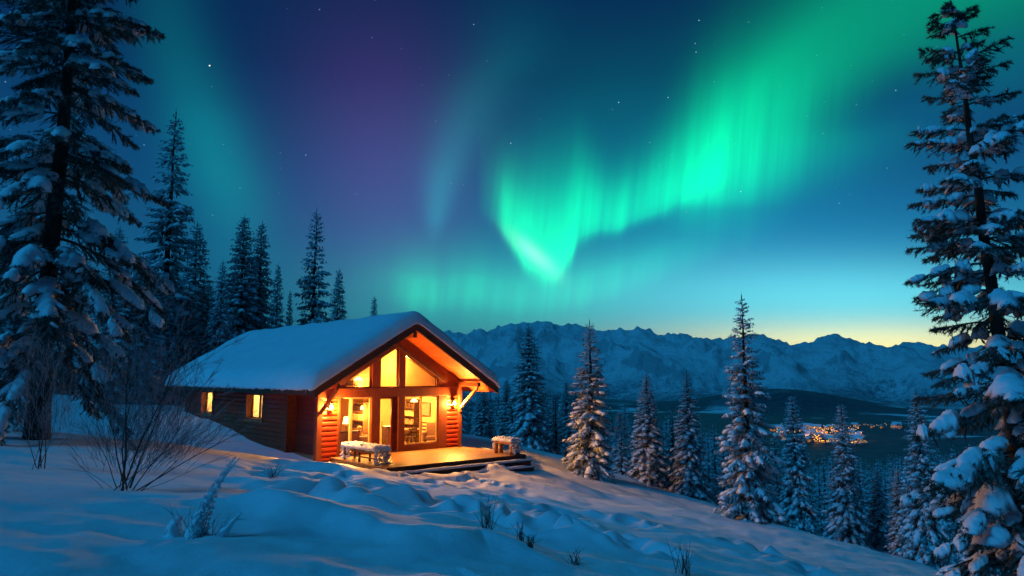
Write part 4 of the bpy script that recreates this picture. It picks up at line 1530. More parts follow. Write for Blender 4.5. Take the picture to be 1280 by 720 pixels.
def spruce(seed, H, R, base=.06, spacing=.30, nper=6, near=0, droop=.55, snow=1.0, power=.85, lean=(0, 0), gap=0.0, pad=1.0, shape=None, big=1.0):
    """returns accumulators: trunk, crown (needles), snow"""
    g = np.random.default_rng(seed)
    trunk, crown, snw, wood = Acc(), Acc(), Acc(), Acc()
    # trunk
    nz = 14
    zs = np.linspace(-.6, H, nz)
    rad0 = .013 * H + .03
    rr = rad0 * np.clip(1 - np.clip(zs, 0, H) / H, .03, 1) ** .8
    rr[0] *= 1.35; rr[1] *= 1.1
    a = np.linspace(0, 2 * np.pi, 9)[:-1]
    cx = np.nan_to_num(np.where(zs > 0, lean[0] * (np.clip(zs, 0, H) / H), 0))
    cy = np.where(zs > 0, lean[1] * (np.clip(zs, 0, H) / H), 0)
    wig = g.uniform(-.02, .02, (nz, 2)) * (H / 12)
    V = np.stack([cx[:, None] + wig[:, :1] + rr[:, None] * np.cos(a), cy[:, None] + wig[:, 1:] + rr[:, None] * np.sin(a), np.repeat(zs[:, None], 8, 1)], 2)
    i, j = np.meshgrid(np.arange(nz - 1), np.arange(8), indexing='ij')
    q = np.stack([(i * 8 + j).ravel(), (i * 8 + (j + 1) % 8).ravel(), ((i + 1) * 8 + (j + 1) % 8).ravel(), ((i + 1) * 8 + j).ravel()], 1)
    trunk.add(V.reshape(-1, 3), q)
    z = H * base + .15
    side_bias = 0
    while z < H * .985:
        f = z / H
        env = (1 - f) ** power if shape is None else shape(f)
        L0 = R * env + .10
        n = max(3, int(round(nper * (.55 + .45 * (1 - f)))))
        ph = g.uniform(0, 6.28)
        for kbr in range(n):
            if g.random() < gap: continue
            az = ph + 2 * np.pi * kbr / n + g.normal(0, .25)
            L = L0 * g.uniform(.68, 1.14)
            if L < .08: continue
            hd = np.array([np.cos(az), np.sin(az), 0])
            sd = np.array([-np.sin(az), np.cos(az), 0])
            up0 = .55 * f ** 1.5 - .08 + g.normal(0, .06)         # young tips reach up
            dr = droop * (1.15 - f) * g.uniform(.75, 1.25)
            zz = z + g.uniform(-.4, .4) * spacing
            nt = 14
            t = np.linspace(0, 1, nt)
            curl = .12 * (1 - f)
            bow = g.normal(0, .08)
            P = np.array([lean[0] * zz / H, lean[1] * zz / H, zz]) + hd * (L * t * (1 - .10 * dr * t))[:, None] + sd * (L * bow * t ** 2)[:, None]
            P[:, 2] += L * (up0 * t - dr * t ** 1.7 * .75 + curl * t ** 5)
            T = norm(np.gradient(P, axis=0))
            # wood of the branch (thin three-sided rod)
            if near:
                br = np.linspace(.012 + .012 * L, .004, nt)
                aa = np.array([0, 2.09, 4.19])
                up = np.array([0, 0, 1.0])
                Vb = P[:, None, :] + sd * (br[:, None] * np.cos(aa))[:, :, None] + up * (br[:, None] * np.sin(aa))[:, :, None]
                i, j = np.meshgrid(np.arange(nt - 1), np.arange(3), indexing='ij')
                q = np.stack([(i * 3 + j).ravel(), (i * 3 + (j + 1) % 3).ravel(), ((i + 1) * 3 + (j + 1) % 3).ravel(), ((i + 1) * 3 + j).ravel()], 1)
                crown.add(Vb.reshape(-1, 3), q)
            # twigs
            step = (.085 if near else .15) * (1 if L > .5 else .7)
            ntw = max(3, int(L * .88 / step))
            tt = np.repeat(np.linspace(.14, .99, ntw), 2) + g.uniform(-.02, .02, ntw * 2)
            tt = np.clip(tt, .05, 1)
            sg = np.tile([1.0, -1.0], ntw)
            o = np.stack([np.interp(tt, t, P[:, c]) for c in range(3)], 1)
            d0 = np.stack([np.interp(tt, t, T[:, c]) for c in range(3)], 1)
            wide = np.minimum(L, 2.2)
            l = (wide * .40 * (1 - tt) ** .8 * np.clip(tt * 4, .4, 1) + (.13 if near else .16) * min(1, L / .5)) * g.uniform(.65, 1.2, len(tt))
            ang = g.uniform(.55, 1.0, len(tt))
            d = norm(d0 * np.cos(ang)[:, None] + sd * (sg * np.sin(ang))[:, None] + np.array([0, 0, -1.0]) * g.uniform(.05, .55, len(tt))[:, None])
            # leading tip
            o = np.concatenate([o, P[-3:-2]]); d = np.concatenate([d, T[-1:]]); l = np.concatenate([l, [max(.12, .16 * L)]])
            if not near:
                w = l * g.uniform(.10, .20, len(l)) + .018
                s2 = norm(np.cross(d, np.array([0, 0, 1.0])) + g.normal(0, .25, d.shape))
                tip = o + d * l[:, None] - np.array([0, 0, 1]) * (l * .12)[:, None]
                mid = o + d * (l * .5)[:, None]
                hang = np.array([0, 0, -1.0])
                V = np.stack([o, mid + s2 * w[:, None] + hang * (w * .5)[:, None], tip, mid - s2 * w[:, None] + hang * (w * .5)[:, None]], 1)
                k = np.arange(len(l))[:, None] * 4
                crown.add(V.reshape(-1, 3), None, np.concatenate([k + [0, 1, 2], k + [0, 2, 3]]))
                # hanging sprays under the branch
                m = len(l) // 2
                sel = g.choice(len(l), m, replace=False)
                oo = o[sel] + d[sel] * (l[sel] * .5)[:, None]
                hl = np.minimum(l[sel] * .7, .35) * g.uniform(.5, 1.1, m)
                hv = norm(hang + g.normal(0, .35, (m, 3)))
                sw = norm(np.cross(hv, d[sel])) * (hl * .22)[:, None]
                V = np.stack([oo - sw, oo + sw, oo + hv * hl[:, None]], 1)
                k = np.arange(m)[:, None] * 3
                crown.add(V.reshape(-1, 3), None, k + [0, 1, 2])
                # light snow on single twigs
                m = max(1, int(len(l) * .55 * snow))
                sel = g.choice(len(l), m, replace=False)
                oo = o[sel] + np.array([0, 0, .022]); ll = l[sel]; ww = w[sel] * .62
                dd, ss = d[sel], s2[sel]
                mid = oo + dd * (ll * .5)[:, None]
                V = np.stack([oo, mid + ss * ww[:, None], oo + dd * (ll * .86)[:, None], mid - ss * ww[:, None], mid + np.array([0, 0, 1]) * (.05)], 1)
                k = np.arange(m)[:, None] * 5
                snw.add(V.reshape(-1, 3), None, np.concatenate([k + [0, 1, 4], k + [1, 2, 4], k + [2, 3, 4], k + [3, 0, 4]]))
            else:
                # bottle-brush twigs: many single needles, plus side shoots
                k2 = g.choice(len(l), int(len(l) * .75), replace=False)
                o2 = o[k2] + d[k2] * (l[k2] * g.uniform(.3, .7, len(k2)))[:, None]
                d2 = norm(d[k2] + g.normal(0, .45, (len(k2), 3)) + np.array([0, 0, -.35]))
                l2 = l[k2] * g.uniform(.35, .6, len(k2)) + .03
                o, d, l = np.concatenate([o, o2]), np.concatenate([d, d2]), np.concatenate([l, l2])
                # thin body of each shoot
                s2 = norm(np.cross(d, np.array([0, 0, 1.0])) + g.normal(0, .2, d.shape))
                w = .012 + l * .03
                tip = o + d * l[:, None]
                mid = o + d * (l * .6)[:, None]
                V = np.stack([o, mid + s2 * w[:, None], tip, mid - s2 * w[:, None]], 1)
                k = np.arange(len(l))[:, None] * 4
                crown.add(V.reshape(-1, 3), None, np.concatenate([k + [0, 1, 2], k + [0, 2, 3]]))
                nn = near
                rep = np.repeat(np.arange(len(l)), nn)
                f_ = g.uniform(.02, 1, len(rep))
                b_ = o[rep] + d[rep] * (l[rep] * f_)[:, None]
                rad = norm(g.normal(0, 1, (len(rep), 3)))
                nd = norm(d[rep] * .75 + rad)
                nl = g.uniform(.045, .085, len(rep)) * big
                nw = norm(np.cross(nd, rad + .3)) * (.0062 * big)
                V = np.stack([b_ - nw, b_ + nw, b_ + nd * nl[:, None]], 1)
                k = np.arange(len(rep))[:, None] * 3
                crown.add(V.reshape(-1, 3), None, k + [0, 1, 2])
            # pillows of snow on the branch
            if g.random() < .88 * snow and L > .22:
                np_ = 1 if L < .9 else ((4 if near else 2) if g.random() < .7 else 2)
                st = g.uniform(.12, .35) if near else g.uniform(.22, .5)
                for c in range(np_):
                    en = min(1.0, st + (g.uniform(.16, .36) if near else g.uniform(.3, .6)))
                    if en - st < .10: break
                    ns_ = 18 if near else 7
                    tp = np.linspace(st, en, ns_)
                    PP = np.stack([np.interp(tp, t, P[:, q_]) for q_ in range(3)], 1)
                    PP[:, 2] += -.005 if near else .02
                    if near:
                        wd = min(.24, .08 + .08 * L) * g.uniform(.6, 1.25) * (1.05 - .25 * st) * pad
                        hh = wd * g.uniform(.45, .75)
                        snow_pad(snw, PP, np.repeat(sd[None], ns_, 0), wd, hh, g, g.uniform(0, 90), g.uniform(.25, .7))
                    else:
                        wd = min(.24, .035 + .13 * L) * g.uniform(.5, 1.1)
                        snow_pad(snw, PP, np.repeat(sd[None], ns_, 0), wd, wd * g.uniform(.35, .6), g, g.uniform(0, 90), g.uniform(.3, .9), m=5)
                    st = en + g.uniform(.02, .08)
                # shoulders on side twigs
                if near and L > .8:
                    for c in range(int(1 + L * 1.7)):
                        ti = g.integers(0, len(sg) - 1)
                        if l[ti] < .22: continue
                        tp = np.linspace(.15, .95, 8)
                        PP = o[ti] + d[ti] * (l[ti] * tp)[:, None]
                        PP[:, 2] += .015
                        s3 = norm(np.cross(d[ti], np.array([0, 0, 1.0])))
                        wd = l[ti] * g.uniform(.12, .24)
                        snow_pad(snw, PP, np.repeat(s3[None], 8, 0), wd, wd * .6, g, g.uniform(0, 90), .4, m=7)
        z += spacing * (.5 + .6 * (1 - f)) * g.uniform(.8, 1.2)
    # leader
    crown.add(np.array([[lean[0] - .03, lean[1], H - .3], [lean[0] + .03, lean[1], H - .3], [lean[0], lean[1], H + .22],
                        [lean[0], lean[1] - .03, H - .3], [lean[0], lean[1] + .03, H - .3]]), None, [[0, 1, 2], [3, 4, 2]])
    return trunk, crown, snw


def low_spruce(seed, H=10.0, R=1.5, tiers=11, n=9):
    """distant spruce: ragged drooping fronds, needles and frost"""
    g = np.random.default_rng(seed)
    nd, sn = Acc(), Acc()
    for k in range(tiers):
        f = (k + .3) / tiers
        z = H * (.04 + .95 * f)
        Lr = R * (1 - f) ** .9 + .06
        m = max(4, int(n * (1 - .5 * f)))
        az = g.uniform(0, 6.28) + np.arange(m) * 2 * np.pi / m + g.normal(0, .2, m)
        L = Lr * g.uniform(.65, 1.2, m)
        hd = np.stack([np.cos(az), np.sin(az), az * 0], 1); sd = np.stack([-np.sin(az), np.cos(az), az * 0], 1)
        o = np.repeat([[0, 0, z]], m, 0)
        dz = g.uniform(.45, .8, m) * L + .04 * H / tiers
        tip = o + hd * L[:, None] - np.array([0, 0, 1]) * dz[:, None]
        w = (L * g.uniform(.26, .42, m) + .03)[:, None]
        mid = o + hd * (L * .6)[:, None] - np.array([0, 0, 1]) * (dz * .35)[:, None]
        low = np.array([0, 0, -1]) * (H / tiers * .45)
        V = np.stack([o, mid + sd * w + low * .3, tip, mid - sd * w + low * .3], 1)
        q = np.arange(m)[:, None] * 4
        nd.add(V.reshape(-1, 3), None, np.concatenate([q + [0, 1, 2], q + [0, 2, 3]]))
        V = np.stack([o + hd * (L * .25)[:, None] + low * .8, tip + low * .7, mid + low * 1.3 + sd * w * .3], 1)
        q3 = np.arange(m)[:, None] * 3
        nd.add(V.reshape(-1, 3), None, q3 + [0, 1, 2])
        e = np.array([0, 0, .03])
        V = np.stack([o * .4 + mid * .6 + e, mid + sd * w * .55 + e + low * .1, tip * .92 + mid * .08 + e, mid - sd * w * .5 + e + low * .1], 1)
        sel = np.where(g.random(m) < .8)[0][:, None] * 4
        sn.add(V.reshape(-1, 3), None, np.concatenate([sel + [0, 1, 2], sel + [0, 2, 3]]))
    nd.add([[-.04, 0, H * .9], [.04, 0, H * .9], [0, 0, H * 1.04]], None, [[0, 1, 2]])
    return nd, sn


def tree_top(px, py, Y):
    d = ray(px, py)
    k = Y / d[1]
    return d[0] * k, EYE + d[2] * k


HEROES = []


def make_tree(name, label, x, y, H, meshes, Hn, Rs=1.0, rz=0.0, group=None, sink=.08):
    z = hgt1(x, y) - sink
    o = thing(name, label, 'tree', (x, y, z), rz, group)
    s = H / Hn
    o.scale = (s * Rs, s * Rs, s)
    for nm, me in zip(('trunk', 'crown', 'snow'), meshes):
        link(nm, me, o)
    return o


def tree_meshes(acc, needle='needle_frost'):
    return (acc[0].mesh('trunk', M['bark'], True), acc[1].mesh('crown', M[needle]), acc[2].mesh('snow', M['snow_tree'], True))


# eight grown forms shared by the trees on and behind the crest
FORMS = []
for k in range(7):
    FORMS.append((12.0, 1.75, tree_meshes(spruce(100 + k, 12.0, 1.75, base=.03, spacing=.25, nper=9, droop=.85 + .08 * (k % 3), power=.68 + .08 * (k % 3), snow=1.0))))
OPEN = (12.0, 1.9, tree_meshes(spruce(210, 12.0, 1.9, base=.04, spacing=.34, nper=8, droop=.66, power=.80, snow=.9, gap=.08)))
SPIRE = (12.0, 1.3, tree_meshes(spruce(220, 12.0, 1.3, base=.03, spacing=.26, nper=8, droop=.8, power=.66, snow=1.0)))

# (top px, top py, depth, crown radius, form, label)
SPOTS = [
    (220, 140, 47, 3.2, OPEN, 'tall open-crowned spruce between the big left trunk and the cabin'),
    (247, 278, 51, 2.5, 1, 'spruce half hidden behind the right flank of the tall open-crowned one'),
    (279, 326, 46, 1.5, 2, 'short spruce in the dip left of the twin spruces behind the roof'),
    (306, 270, 49, 2.1, 3, 'left one of the twin spruces behind the cabin roof'),
    (328, 278, 51, 2.0, 4, 'right one of the twin spruces behind the cabin roof'),
    (348, 330, 57, 1.6, 5, 'smaller spruce just right of the twin spruces behind the roof'),
    (363, 363, 62, .8, SPIRE, 'thin little spruce top between the twin spruces and the lone dark spruce'),
    (396, 261, 52, 2.3, OPEN, 'dark spruce with clear whorls standing over the middle of the roof'),
    (424, 336, 57, 1.5, 6, 'small spruce to the right of the dark one over the roof'),
    (468, 370, 60, 1.0, SPIRE, 'tiny lone spruce top just above the ridge of the roof'),
    (661, 407, 44, 1.65, 0, 'dark slim spruce behind the small bench and the end of the deck'),
    (737, 401, 33, 1.55, OPEN, 'snow-laden spruce on the crest at the edge of the warm light'),
    (808, 466, 37, 1.35, 2, 'frosted spruce with a faint pointed top right of the snow-laden crest tree'),
    (858, 465, 36, 1.35, 5, 'even cone-shaped spruce left of the tallest tree on the crest'),
    (927, 369, 27, 1.5, OPEN, 'tallest spruce on the snow crest, its top against the bright horizon'),
    (990, 494, 37, 1.15, 3, 'spruce standing just left of the town lights'),
    (1051, 505, 33, 1.15, 4, 'spruce standing in front of the right end of the town lights'),
    (1145, 489, 25, 1.05, 1, 'slim spruce beside the big snowy boughs on the right'),
    (708, 476, 50, 1.1, SPIRE, 'narrow spruce in the gap left of the snow-laden crest tree'),
    (633, 474, 48, 1.0, 6, 'spruce below the right tip of the cabin roof'),
    (604, 482, 46, 1.1, 2, 'spruce showing under the cabin eave beside the brace'),
    (775, 514, 42, .9, SPIRE, 'dark narrow spruce between two frosted crest trees'),
    (968, 540, 44, .8, SPIRE, 'small dark spruce hugging the right side of the tallest crest tree'),
    (1096, 588, 34, .85, 5, 'low spruce below the right end of the town'),
    (1122, 585, 31, .75, 0, 'low slim spruce left of the slim one beside the snowy boughs'),
    (183, 322, 43, 1.9, 0, 'spruce in the dark stand behind the left bare shrub, nearest the big trunk'),
    (262, 352, 53, 2.0, 6, 'low spruce filling the stand behind the rear end of the roof'),
    (150, 285, 42, 2.2, 2, 'spruce behind the drooping boughs of the big left tree'),
    (236, 365, 47, 2.0, 3, 'low spruce just behind the rear corner of the cabin roof'),
    (205, 345, 45, 2.2, 5, 'spruce in the dark stand just above the shrub twigs'),
    (90, 300, 46, 2.3, 1, 'spruce glimpsed behind the big left trunk'),
    (20, 260, 44, 2.3, 4, 'spruce at the left edge beyond the big left trunk'),
    (1215, 560, 30, 1.0, 3, 'spruce beneath the snowy boughs on the far right'),
    (1262, 520, 36, 1.2, 6, 'spruce at the right edge behind the big tilted trunk'),
    (318, 318, 60, 1.9, 0, 'spruce behind the gap of the twin spruces'),
]
for i, (px, py, Y, R, form, lab) in enumerate(SPOTS):
    fm = form if isinstance(form, tuple) else FORMS[form]
    x, zt = tree_top(px, py, Y)
    zb = hgt1(x, Y) - .08
    H = zt - zb
    make_tree('spruce_tree', lab, x, Y, H, fm[2], fm[0], (R / fm[1]) / (H / fm[0]), rz=(i * 2.399) % 6.28, group='spruces around the cabin')

# the two large trees in front
acc = spruce(301, 19.0, 3.5, base=.12, spacing=.60, nper=7, near=20, droop=1.0, power=.42, snow=1.0, gap=.16, big=1.6, pad=1.3)
bx, by = tree_top(58, 400, 19.5)[0], 19.5
make_tree('spruce_tree', 'huge old spruce at the left edge with heavy snow on drooping boughs', bx, by, 19.0, tree_meshes(acc, 'needle'), 19.0, rz=.4, group='spruces around the cabin')

xr, zr = tree_top(1188, 2, 14.0)
Hr = zr - (hgt1(9.9, 14.0) - .1)
acc = spruce(412, Hr, 2.3, base=.07, spacing=.50, nper=7, near=22, droop=.62, power=.62, snow=1.0, lean=(xr - 10.0, 0), gap=.14, big=1.25, pad=1.3)
make_tree('spruce_tree', 'large tilted spruce at the right edge with rounded snow pillows on its boughs', 10.0, 14.0, Hr, tree_meshes(acc, 'needle'), Hr, rz=0, group='spruces around the cabin')

# ------------------------------------------------------------------ forest below the crest
g = np.random.default_rng(77)
MIDF = []
for k in range(5):
    tr, cr, sn = spruce(500 + k, 11.0, 1.6, base=.02, spacing=.48, nper=6, droop=.85, power=.8 + .1 * (k % 3), snow=1.0)
    MIDF.append((tr.mesh('trunk', M['bark'], True), cr.mesh('crown', M['needle_frost']), sn.mesh('snow', M['snow_tree'], True)))

cand = []
occupied = [tree_top(px, py, Y)[0:1] + (Y,) for px, py, Y, *_ in SPOTS]
for _ in range(90000):
    Y = 36 + 2300 * g.random() ** 2.3
    x = g.uniform(-.36, .86) * Y
    cand.append((x, Y))
cand = np.array(cand)
cr_ = crest(cand[:, 0], cand[:, 1])
ax = cand[:, 0] / cand[:, 1]
dens = np.where(cand[:, 1] > 260, 1, 1)
ok = (cr_ > 5) & ((ax > -.16) | (cand[:, 1] > 55))
cand = cand[ok]
order = np.argsort(np.hypot(cand[:, 0], cand[:, 1]))
cand = cand[order]
cells = {}
keep = []
for x, y in cand:
    r_ = math.hypot(x, y)
    sp = 2.6 + .006 * r_
    if any((x - ox) ** 2 + (y - oy) ** 2 < 3.0 for ox, oy in occupied): continue
    if not (-.05 < (x + 1.2) / max(y, 1) + .06): 
        if y < 60: continue
    c = (int(x // 6), int(y // 6))
    bad = False
    for i in (-1, 0, 1):
        for j in (-1, 0, 1):
            for (ox, oy) in cells.get((c[0] + i, c[1] + j), ()):
                if (x - ox) ** 2 + (y - oy) ** 2 < sp * sp: bad = True
    if bad: continue
    cells.setdefault(c, []).append((x, y))
    keep.append((x, y))
keep = np.array(keep)
zk = height(keep[:, 0], keep[:, 1])
# leave the valley floor and the town open
gap_ = perlin(keep[:, 0] / 160, keep[:, 1] / 160)
ka = keep[:, 0] / keep[:, 1]
openv = ((keep[:, 1] > 1000) & (gap_ > .25)) | ((keep[:, 1] > 1330) & (ka > .345) & (ka < .57))
keep, zk = keep[~openv], zk[~openv]
def limit_h(x, y, z):
    px = 640 + FPX * x / (y * math.cos(PITCH) + (z - EYE) * math.sin(PITCH))
    lim = np.interp(px, [540, 620, 700, 780, 840, 900, 960, 1010, 1100, 1200, 1280], [474, 478, 486, 496, 508, 530, 552, 562, 566, 552, 545])
    lim = lim + abs(g.normal(0, 16)) + (3 if y > 120 else 0)
    a_, b_ = sky_ab(px, lim)
    return EYE + b_ * y - z
Hk = np.array([min(g.uniform(7.0, 12.5) * (1.2 if y > 400 else 1), limit_h(x, y, z)) for (x, y), z in zip(keep, zk)])
sel = Hk > 2.6
keep, zk, Hk = keep[sel], zk[sel], Hk[sel]
print('forest trees', len(keep))
N_IND = 255
proto = None
for i in range(min(N_IND, len(keep))):
    x, y = keep[i]
    H = Hk[i]
    ms = MIDF[int(g.integers(0, 5))]
    o = thing('spruce_tree', 'snow-dusted spruce in the dense forest below the snow crest', 'tree', (x, y, zk[i] - .1), g.uniform(0, 6.28), 'forest spruces below the crest')
    s = H / 11.0
    w = (.45 + .5 * s) * g.uniform(.75, 1.1)
    o.scale = (w, w, s)
    for nm, me in zip(('trunk', 'crown', 'snow'), ms):
        link(nm, me, o)

rest = np.arange(N_IND, len(keep))
LOWS = [low_spruce(900 + k) for k in range(6)]
va, sa = [], []
tri_n, tri_s = [], []
nv = 0
Vall = []
for k, (nd, sn) in enumerate(LOWS):
    ids = rest[rest % 6 == k]
    if not len(ids): continue
    a_ = g.uniform(0, 6.28, len(ids))
    s_ = Hk[ids] / 10.0
    w_ = (.4 + .6 * s_) * g.uniform(.8, 1.25, len(ids))
    for accm, dest in ((nd, tri_n), (sn, tri_s)):
        V = np.concatenate(accm.v); Tq = np.concatenate(accm.t)
        x_ = (V[None, :, 0] * np.cos(a_)[:, None] - V[None, :, 1] * np.sin(a_)[:, None]) * w_[:, None] + keep[ids, 0][:, None]
        y_ = (V[None, :, 0] * np.sin(a_)[:, None] + V[None, :, 1] * np.cos(a_)[:, None]) * w_[:, None] + keep[ids, 1][:, None]
        z_ = V[None, :, 2] * s_[:, None] + zk[ids][:, None] - .2
        Vall.append(np.stack([x_, y_, z_], 2).reshape(-1, 3))
        dest.append((Tq[None] + (np.arange(len(ids)) * len(V))[:, None, None]).reshape(-1, 3) + nv)
        nv += len(ids) * len(V)
me = np_mesh('far_forest', np.concatenate(Vall), [(np.concatenate(tri_n), 0), (np.concatenate(tri_s), 1)], [M['needle_frost'], M['snow_tree']])
fo = link('far_forest', me)
tag(fo, 'blue-dark spruce forest falling away to the valley floor', 'forest', kind='stuff')

# ------------------------------------------------------------------ shrubs, snow-coated snag, grass
def gpos(px, py):
    p = to_ground(px, py)
    return p[0], p[1], hgt1(p[0], p[1])


def dist_scale(px, py):
    x, y, z = gpos(px, py)
    return y / FPX, (x, y, z)      # metres per photo pixel at that spot


def grow(mb, rr_, p, d, L, rad, depth, frost, spread, up, nseg=6, bend=.14, kids=(3, 5)):
    pts, rads = [p.copy()], [rad]
    q = p.copy(); dd = d / np.linalg.norm(d)
    for i in range(nseg):
        dd = dd + np.array([rr_.gauss(0, bend), rr_.gauss(0, bend), rr_.gauss(0, bend * .5) + up])
        dd /= np.linalg.norm(dd)
        q = q + dd * L / nseg
        pts.append(q.copy()); rads.append(rad * (1 - .72 * (i + 1) / nseg))
    (frost if depth <= 0 else mb).tube(pts, rads, 6 if rad > .012 else (4 if depth > 0 else 3), cap=False)
    if depth < 0: return
    n = rr_.randint(*kids)
    for k in range(n):
        t = rr_.uniform(.3, 1.0)
        i = min(nseg - 1, int(t * nseg))
        b = pts[i] + (pts[i + 1] - pts[i]) * (t * nseg - i)
        ax_ = pts[i + 1] - pts[i]; ax_ /= np.linalg.norm(ax_)
        rv = np.array([rr_.gauss(0, 1), rr_.gauss(0, 1), rr_.gauss(0, .6)])
        rv -= ax_ * (rv @ ax_); rv /= np.linalg.norm(rv) + 1e-6
        nd = ax_ + rv * rr_.uniform(.35, .75) * spread
        grow(mb, rr_, b, nd, L * rr_.uniform(.38, .62) * (1.1 - .4 * t), max(.0036, rads[i] * .6), depth - 1, frost, spread, up, 5, bend, kids)


def bare_shrub(label, px, py, stems, seed, scale=1.0):
    m, (x, y, z) = dist_scale(px, py)
    o = thing('bare_shrub', label, 'shrub', (x, y, z - .05), 0, 'leafless shrubs in the snow')
    r_ = random.Random(seed)
    st, fr = MB(), MB()
    for (dx, dy, rad, dep) in stems:      # tip offset in photo pixels from the base
        tip = np.array([dx * m, r_.uniform(-.25, .25) * abs(dy) * m, dy * m]) * scale
        L = np.linalg.norm(tip)
        p0 = np.array([r_.uniform(-.12, .12) + dx * m * .12 + r_.uniform(-.1, .1), r_.uniform(-.3, .3), 0])
        grow(st, r_, p0, tip, L, rad * .66, dep, fr, 1.0, .02, 8, .07, (4, 6))
    # fine spray of twigs over the upper half of the fan
    for k in range(int(34 * len(stems))):
        dx, dy, rad, dep = r_.choice([q for q in stems if q[1] > 45])
        t = r_.uniform(.35, .95)
        b = np.array([dx * m * t + r_.gauss(0, .10), r_.gauss(0, .22), dy * m * t])
        grow(fr, r_, b, np.array([dx * .5 + r_.gauss(0, 22), r_.gauss(0, 22), abs(dy) * .6 + 15]), r_.uniform(.25, .6), .0042, 0, fr, 1.0, .03, 5, .09, (2, 4))
    st.build('stems', M['twig'], o)
    if fr.v: fr.build('twigs', M['twig_frost'], o)
    return o


bare_shrub('tall bare shrub with a dark fan of twigs standing in front of the cabin end', 150, 614,
           [(-30, 75, .012, 1), (-5, 150, .02, 2), (18, 185, .026, 2), (45, 190, .026, 2), (62, 165, .024, 2), (30, 120, .016, 1), (85, 120, .018, 2), (118, 70, .018, 1),
            (110, 95, .012, 1), (-45, 35, .010, 0), (-62, 45, .009, 0), (5, 95, .012, 1), (70, 60, .012, 1), (-20, 170, .02, 2), (25, 60, .009, 0), (95, 30, .010, 0)], 3)
bare_shrub('bare shrub at the left edge beneath the drooping spruce boughs', 52, 588,
           [(-25, 130, .018, 2), (-8, 150, .02, 2), (12, 145, .018, 2), (28, 110, .014, 1), (-40, 90, .014, 1), (20, 70, .01, 1)], 9)
bare_shrub('small bare shrub beside the cabin wall end, half hidden by the tall shrub', 205, 560,
           [(-15, 75, .010, 1), (0, 90, .012, 1), (15, 80, .010, 1), (28, 55, .008, 1), (-28, 50, .008, 1)], 15)

# snow-coated snag with two arms
m, (x, y, z) = dist_scale(243, 672)
sg = thing('snowy_snag', 'snow-plastered broken branch leaning out of the drift in the left foreground', 'dead branch', (x, y, z - .06), 0)


def crust(mb, pts, rads, seed, n=14, sub=5):
    pts = np.array(pts, float); rads = np.array(rads, float)
    t = np.linspace(0, 1, len(pts)); tt = np.linspace(0, 1, len(pts) * sub)
    P = np.stack([np.interp(tt, t, pts[:, c]) for c in range(3)], 1)
    R_ = np.interp(tt, t, rads)
    vs_, fs_ = [], []
    for i, p in enumerate(P):
        d = P[min(i + 1, len(P) - 1)] - P[max(i - 1, 0)]; d /= np.linalg.norm(d)
        u = np.cross(d, [0.1, 1, 0]); u /= np.linalg.norm(u); w_ = np.cross(d, u)
        for k in range(n):
            a_ = 2 * math.pi * k / n
            rr_ = R_[i] * (1 + .5 * perlin(np.array([i * .33 + seed]), np.array([2.2 * math.cos(a_) + 2.2 * math.sin(a_) * .7 + seed]))[0]
                           + .45 * perlin(np.array([i * .9 + seed * 2]), np.array([3.5 * math.sin(a_) + seed]))[0])
            vs_.append(p + rr_ * (math.cos(a_) * u * .7 + math.sin(a_) * w_))
    for i in range(len(P) - 1):
        for k in range(n):
            fs_.append((i * n + k, i * n + (k + 1) % n, (i + 1) * n + (k + 1) % n, (i + 1) * n + k))
    fs_.append(tuple(range((len(P) - 1) * n, len(P) * n)))
    mb.add(vs_, fs_, True)


def pp(dx, dy, dd=0.0): return (dx * m, dd, dy * m)
cr_ = MB(); crust(cr_, [pp(0, -6), pp(1, 14), pp(7, 34), pp(18, 56), pp(32, 78), pp(50, 100)], [15 * m, 13 * m, 8 * m, 4.0 * m, 2.2 * m, .7 * m], 3)
main = cr_.build('snow_arm', M['snow_tree'], sg)
cr_ = MB(); crust(cr_, [pp(26, -8, -.05), pp(36, 10, -.07), pp(48, 26, -.08), pp(60, 38, -.1)], [11 * m, 7 * m, 4.5 * m, 1.2 * m], 8)
cr_.build('snow_arm', M['snow_tree'], sg)
cr_ = MB(); crust(cr_, [pp(-26, -10, .06), pp(-28, 8, .06), pp(-26, 22, .06), pp(-22, 30, .06)], [15 * m, 13 * m, 9 * m, 3 * m], 12)
cr_.build('snow_stump', M['snow_tree'], sg)
tw, fr = MB(), MB()
r_ = random.Random(4)
# feathery rime along the two arms
rime = MB()
for (p_, q_, r0, r1, n_) in ((pp(2, 6), pp(44, 100), 15 * m, 1.5 * m, 420), (pp(28, -4, -.05), pp(59, 37, -.1), 8 * m, 1.2 * m, 170), (pp(-27, -6, .06), pp(-23, 28, .06), 13 * m, 5 * m, 150)):
    p_, q_ = np.array(p_), np.array(q_)
    for k in range(n_):
        t = r_.random()
        c = p_ + (q_ - p_) * t + np.array([-(t - t * t) * 26 * m, 0, 0])
        d_ = np.array([r_.gauss(0, 1), r_.gauss(0, 1), r_.gauss(.3, .8)]); d_ /= np.linalg.norm(d_)
        rd = r0 + (r1 - r0) * t
        b = c + d_ * rd * .75
        rime.tube([b, b + d_ * rd * r_.uniform(.05, .32) + np.array([.02, 0, .02]) * r_.random()], [rd * .16 + .003, .0015], 4)
rime.build('rime', M['snow_tree'], sg)
for k in range(34):
    b = np.array(pp(r_.uniform(-14, 26), -4, r_.uniform(-.12, .05)))
    grow(tw, r_, b, np.array([r_.gauss(.25, .5), r_.gauss(-.1, .3), 1.0]), r_.uniform(.15, .42), .006, 0, fr, 1.0, .0, 5, .12, (1, 3))
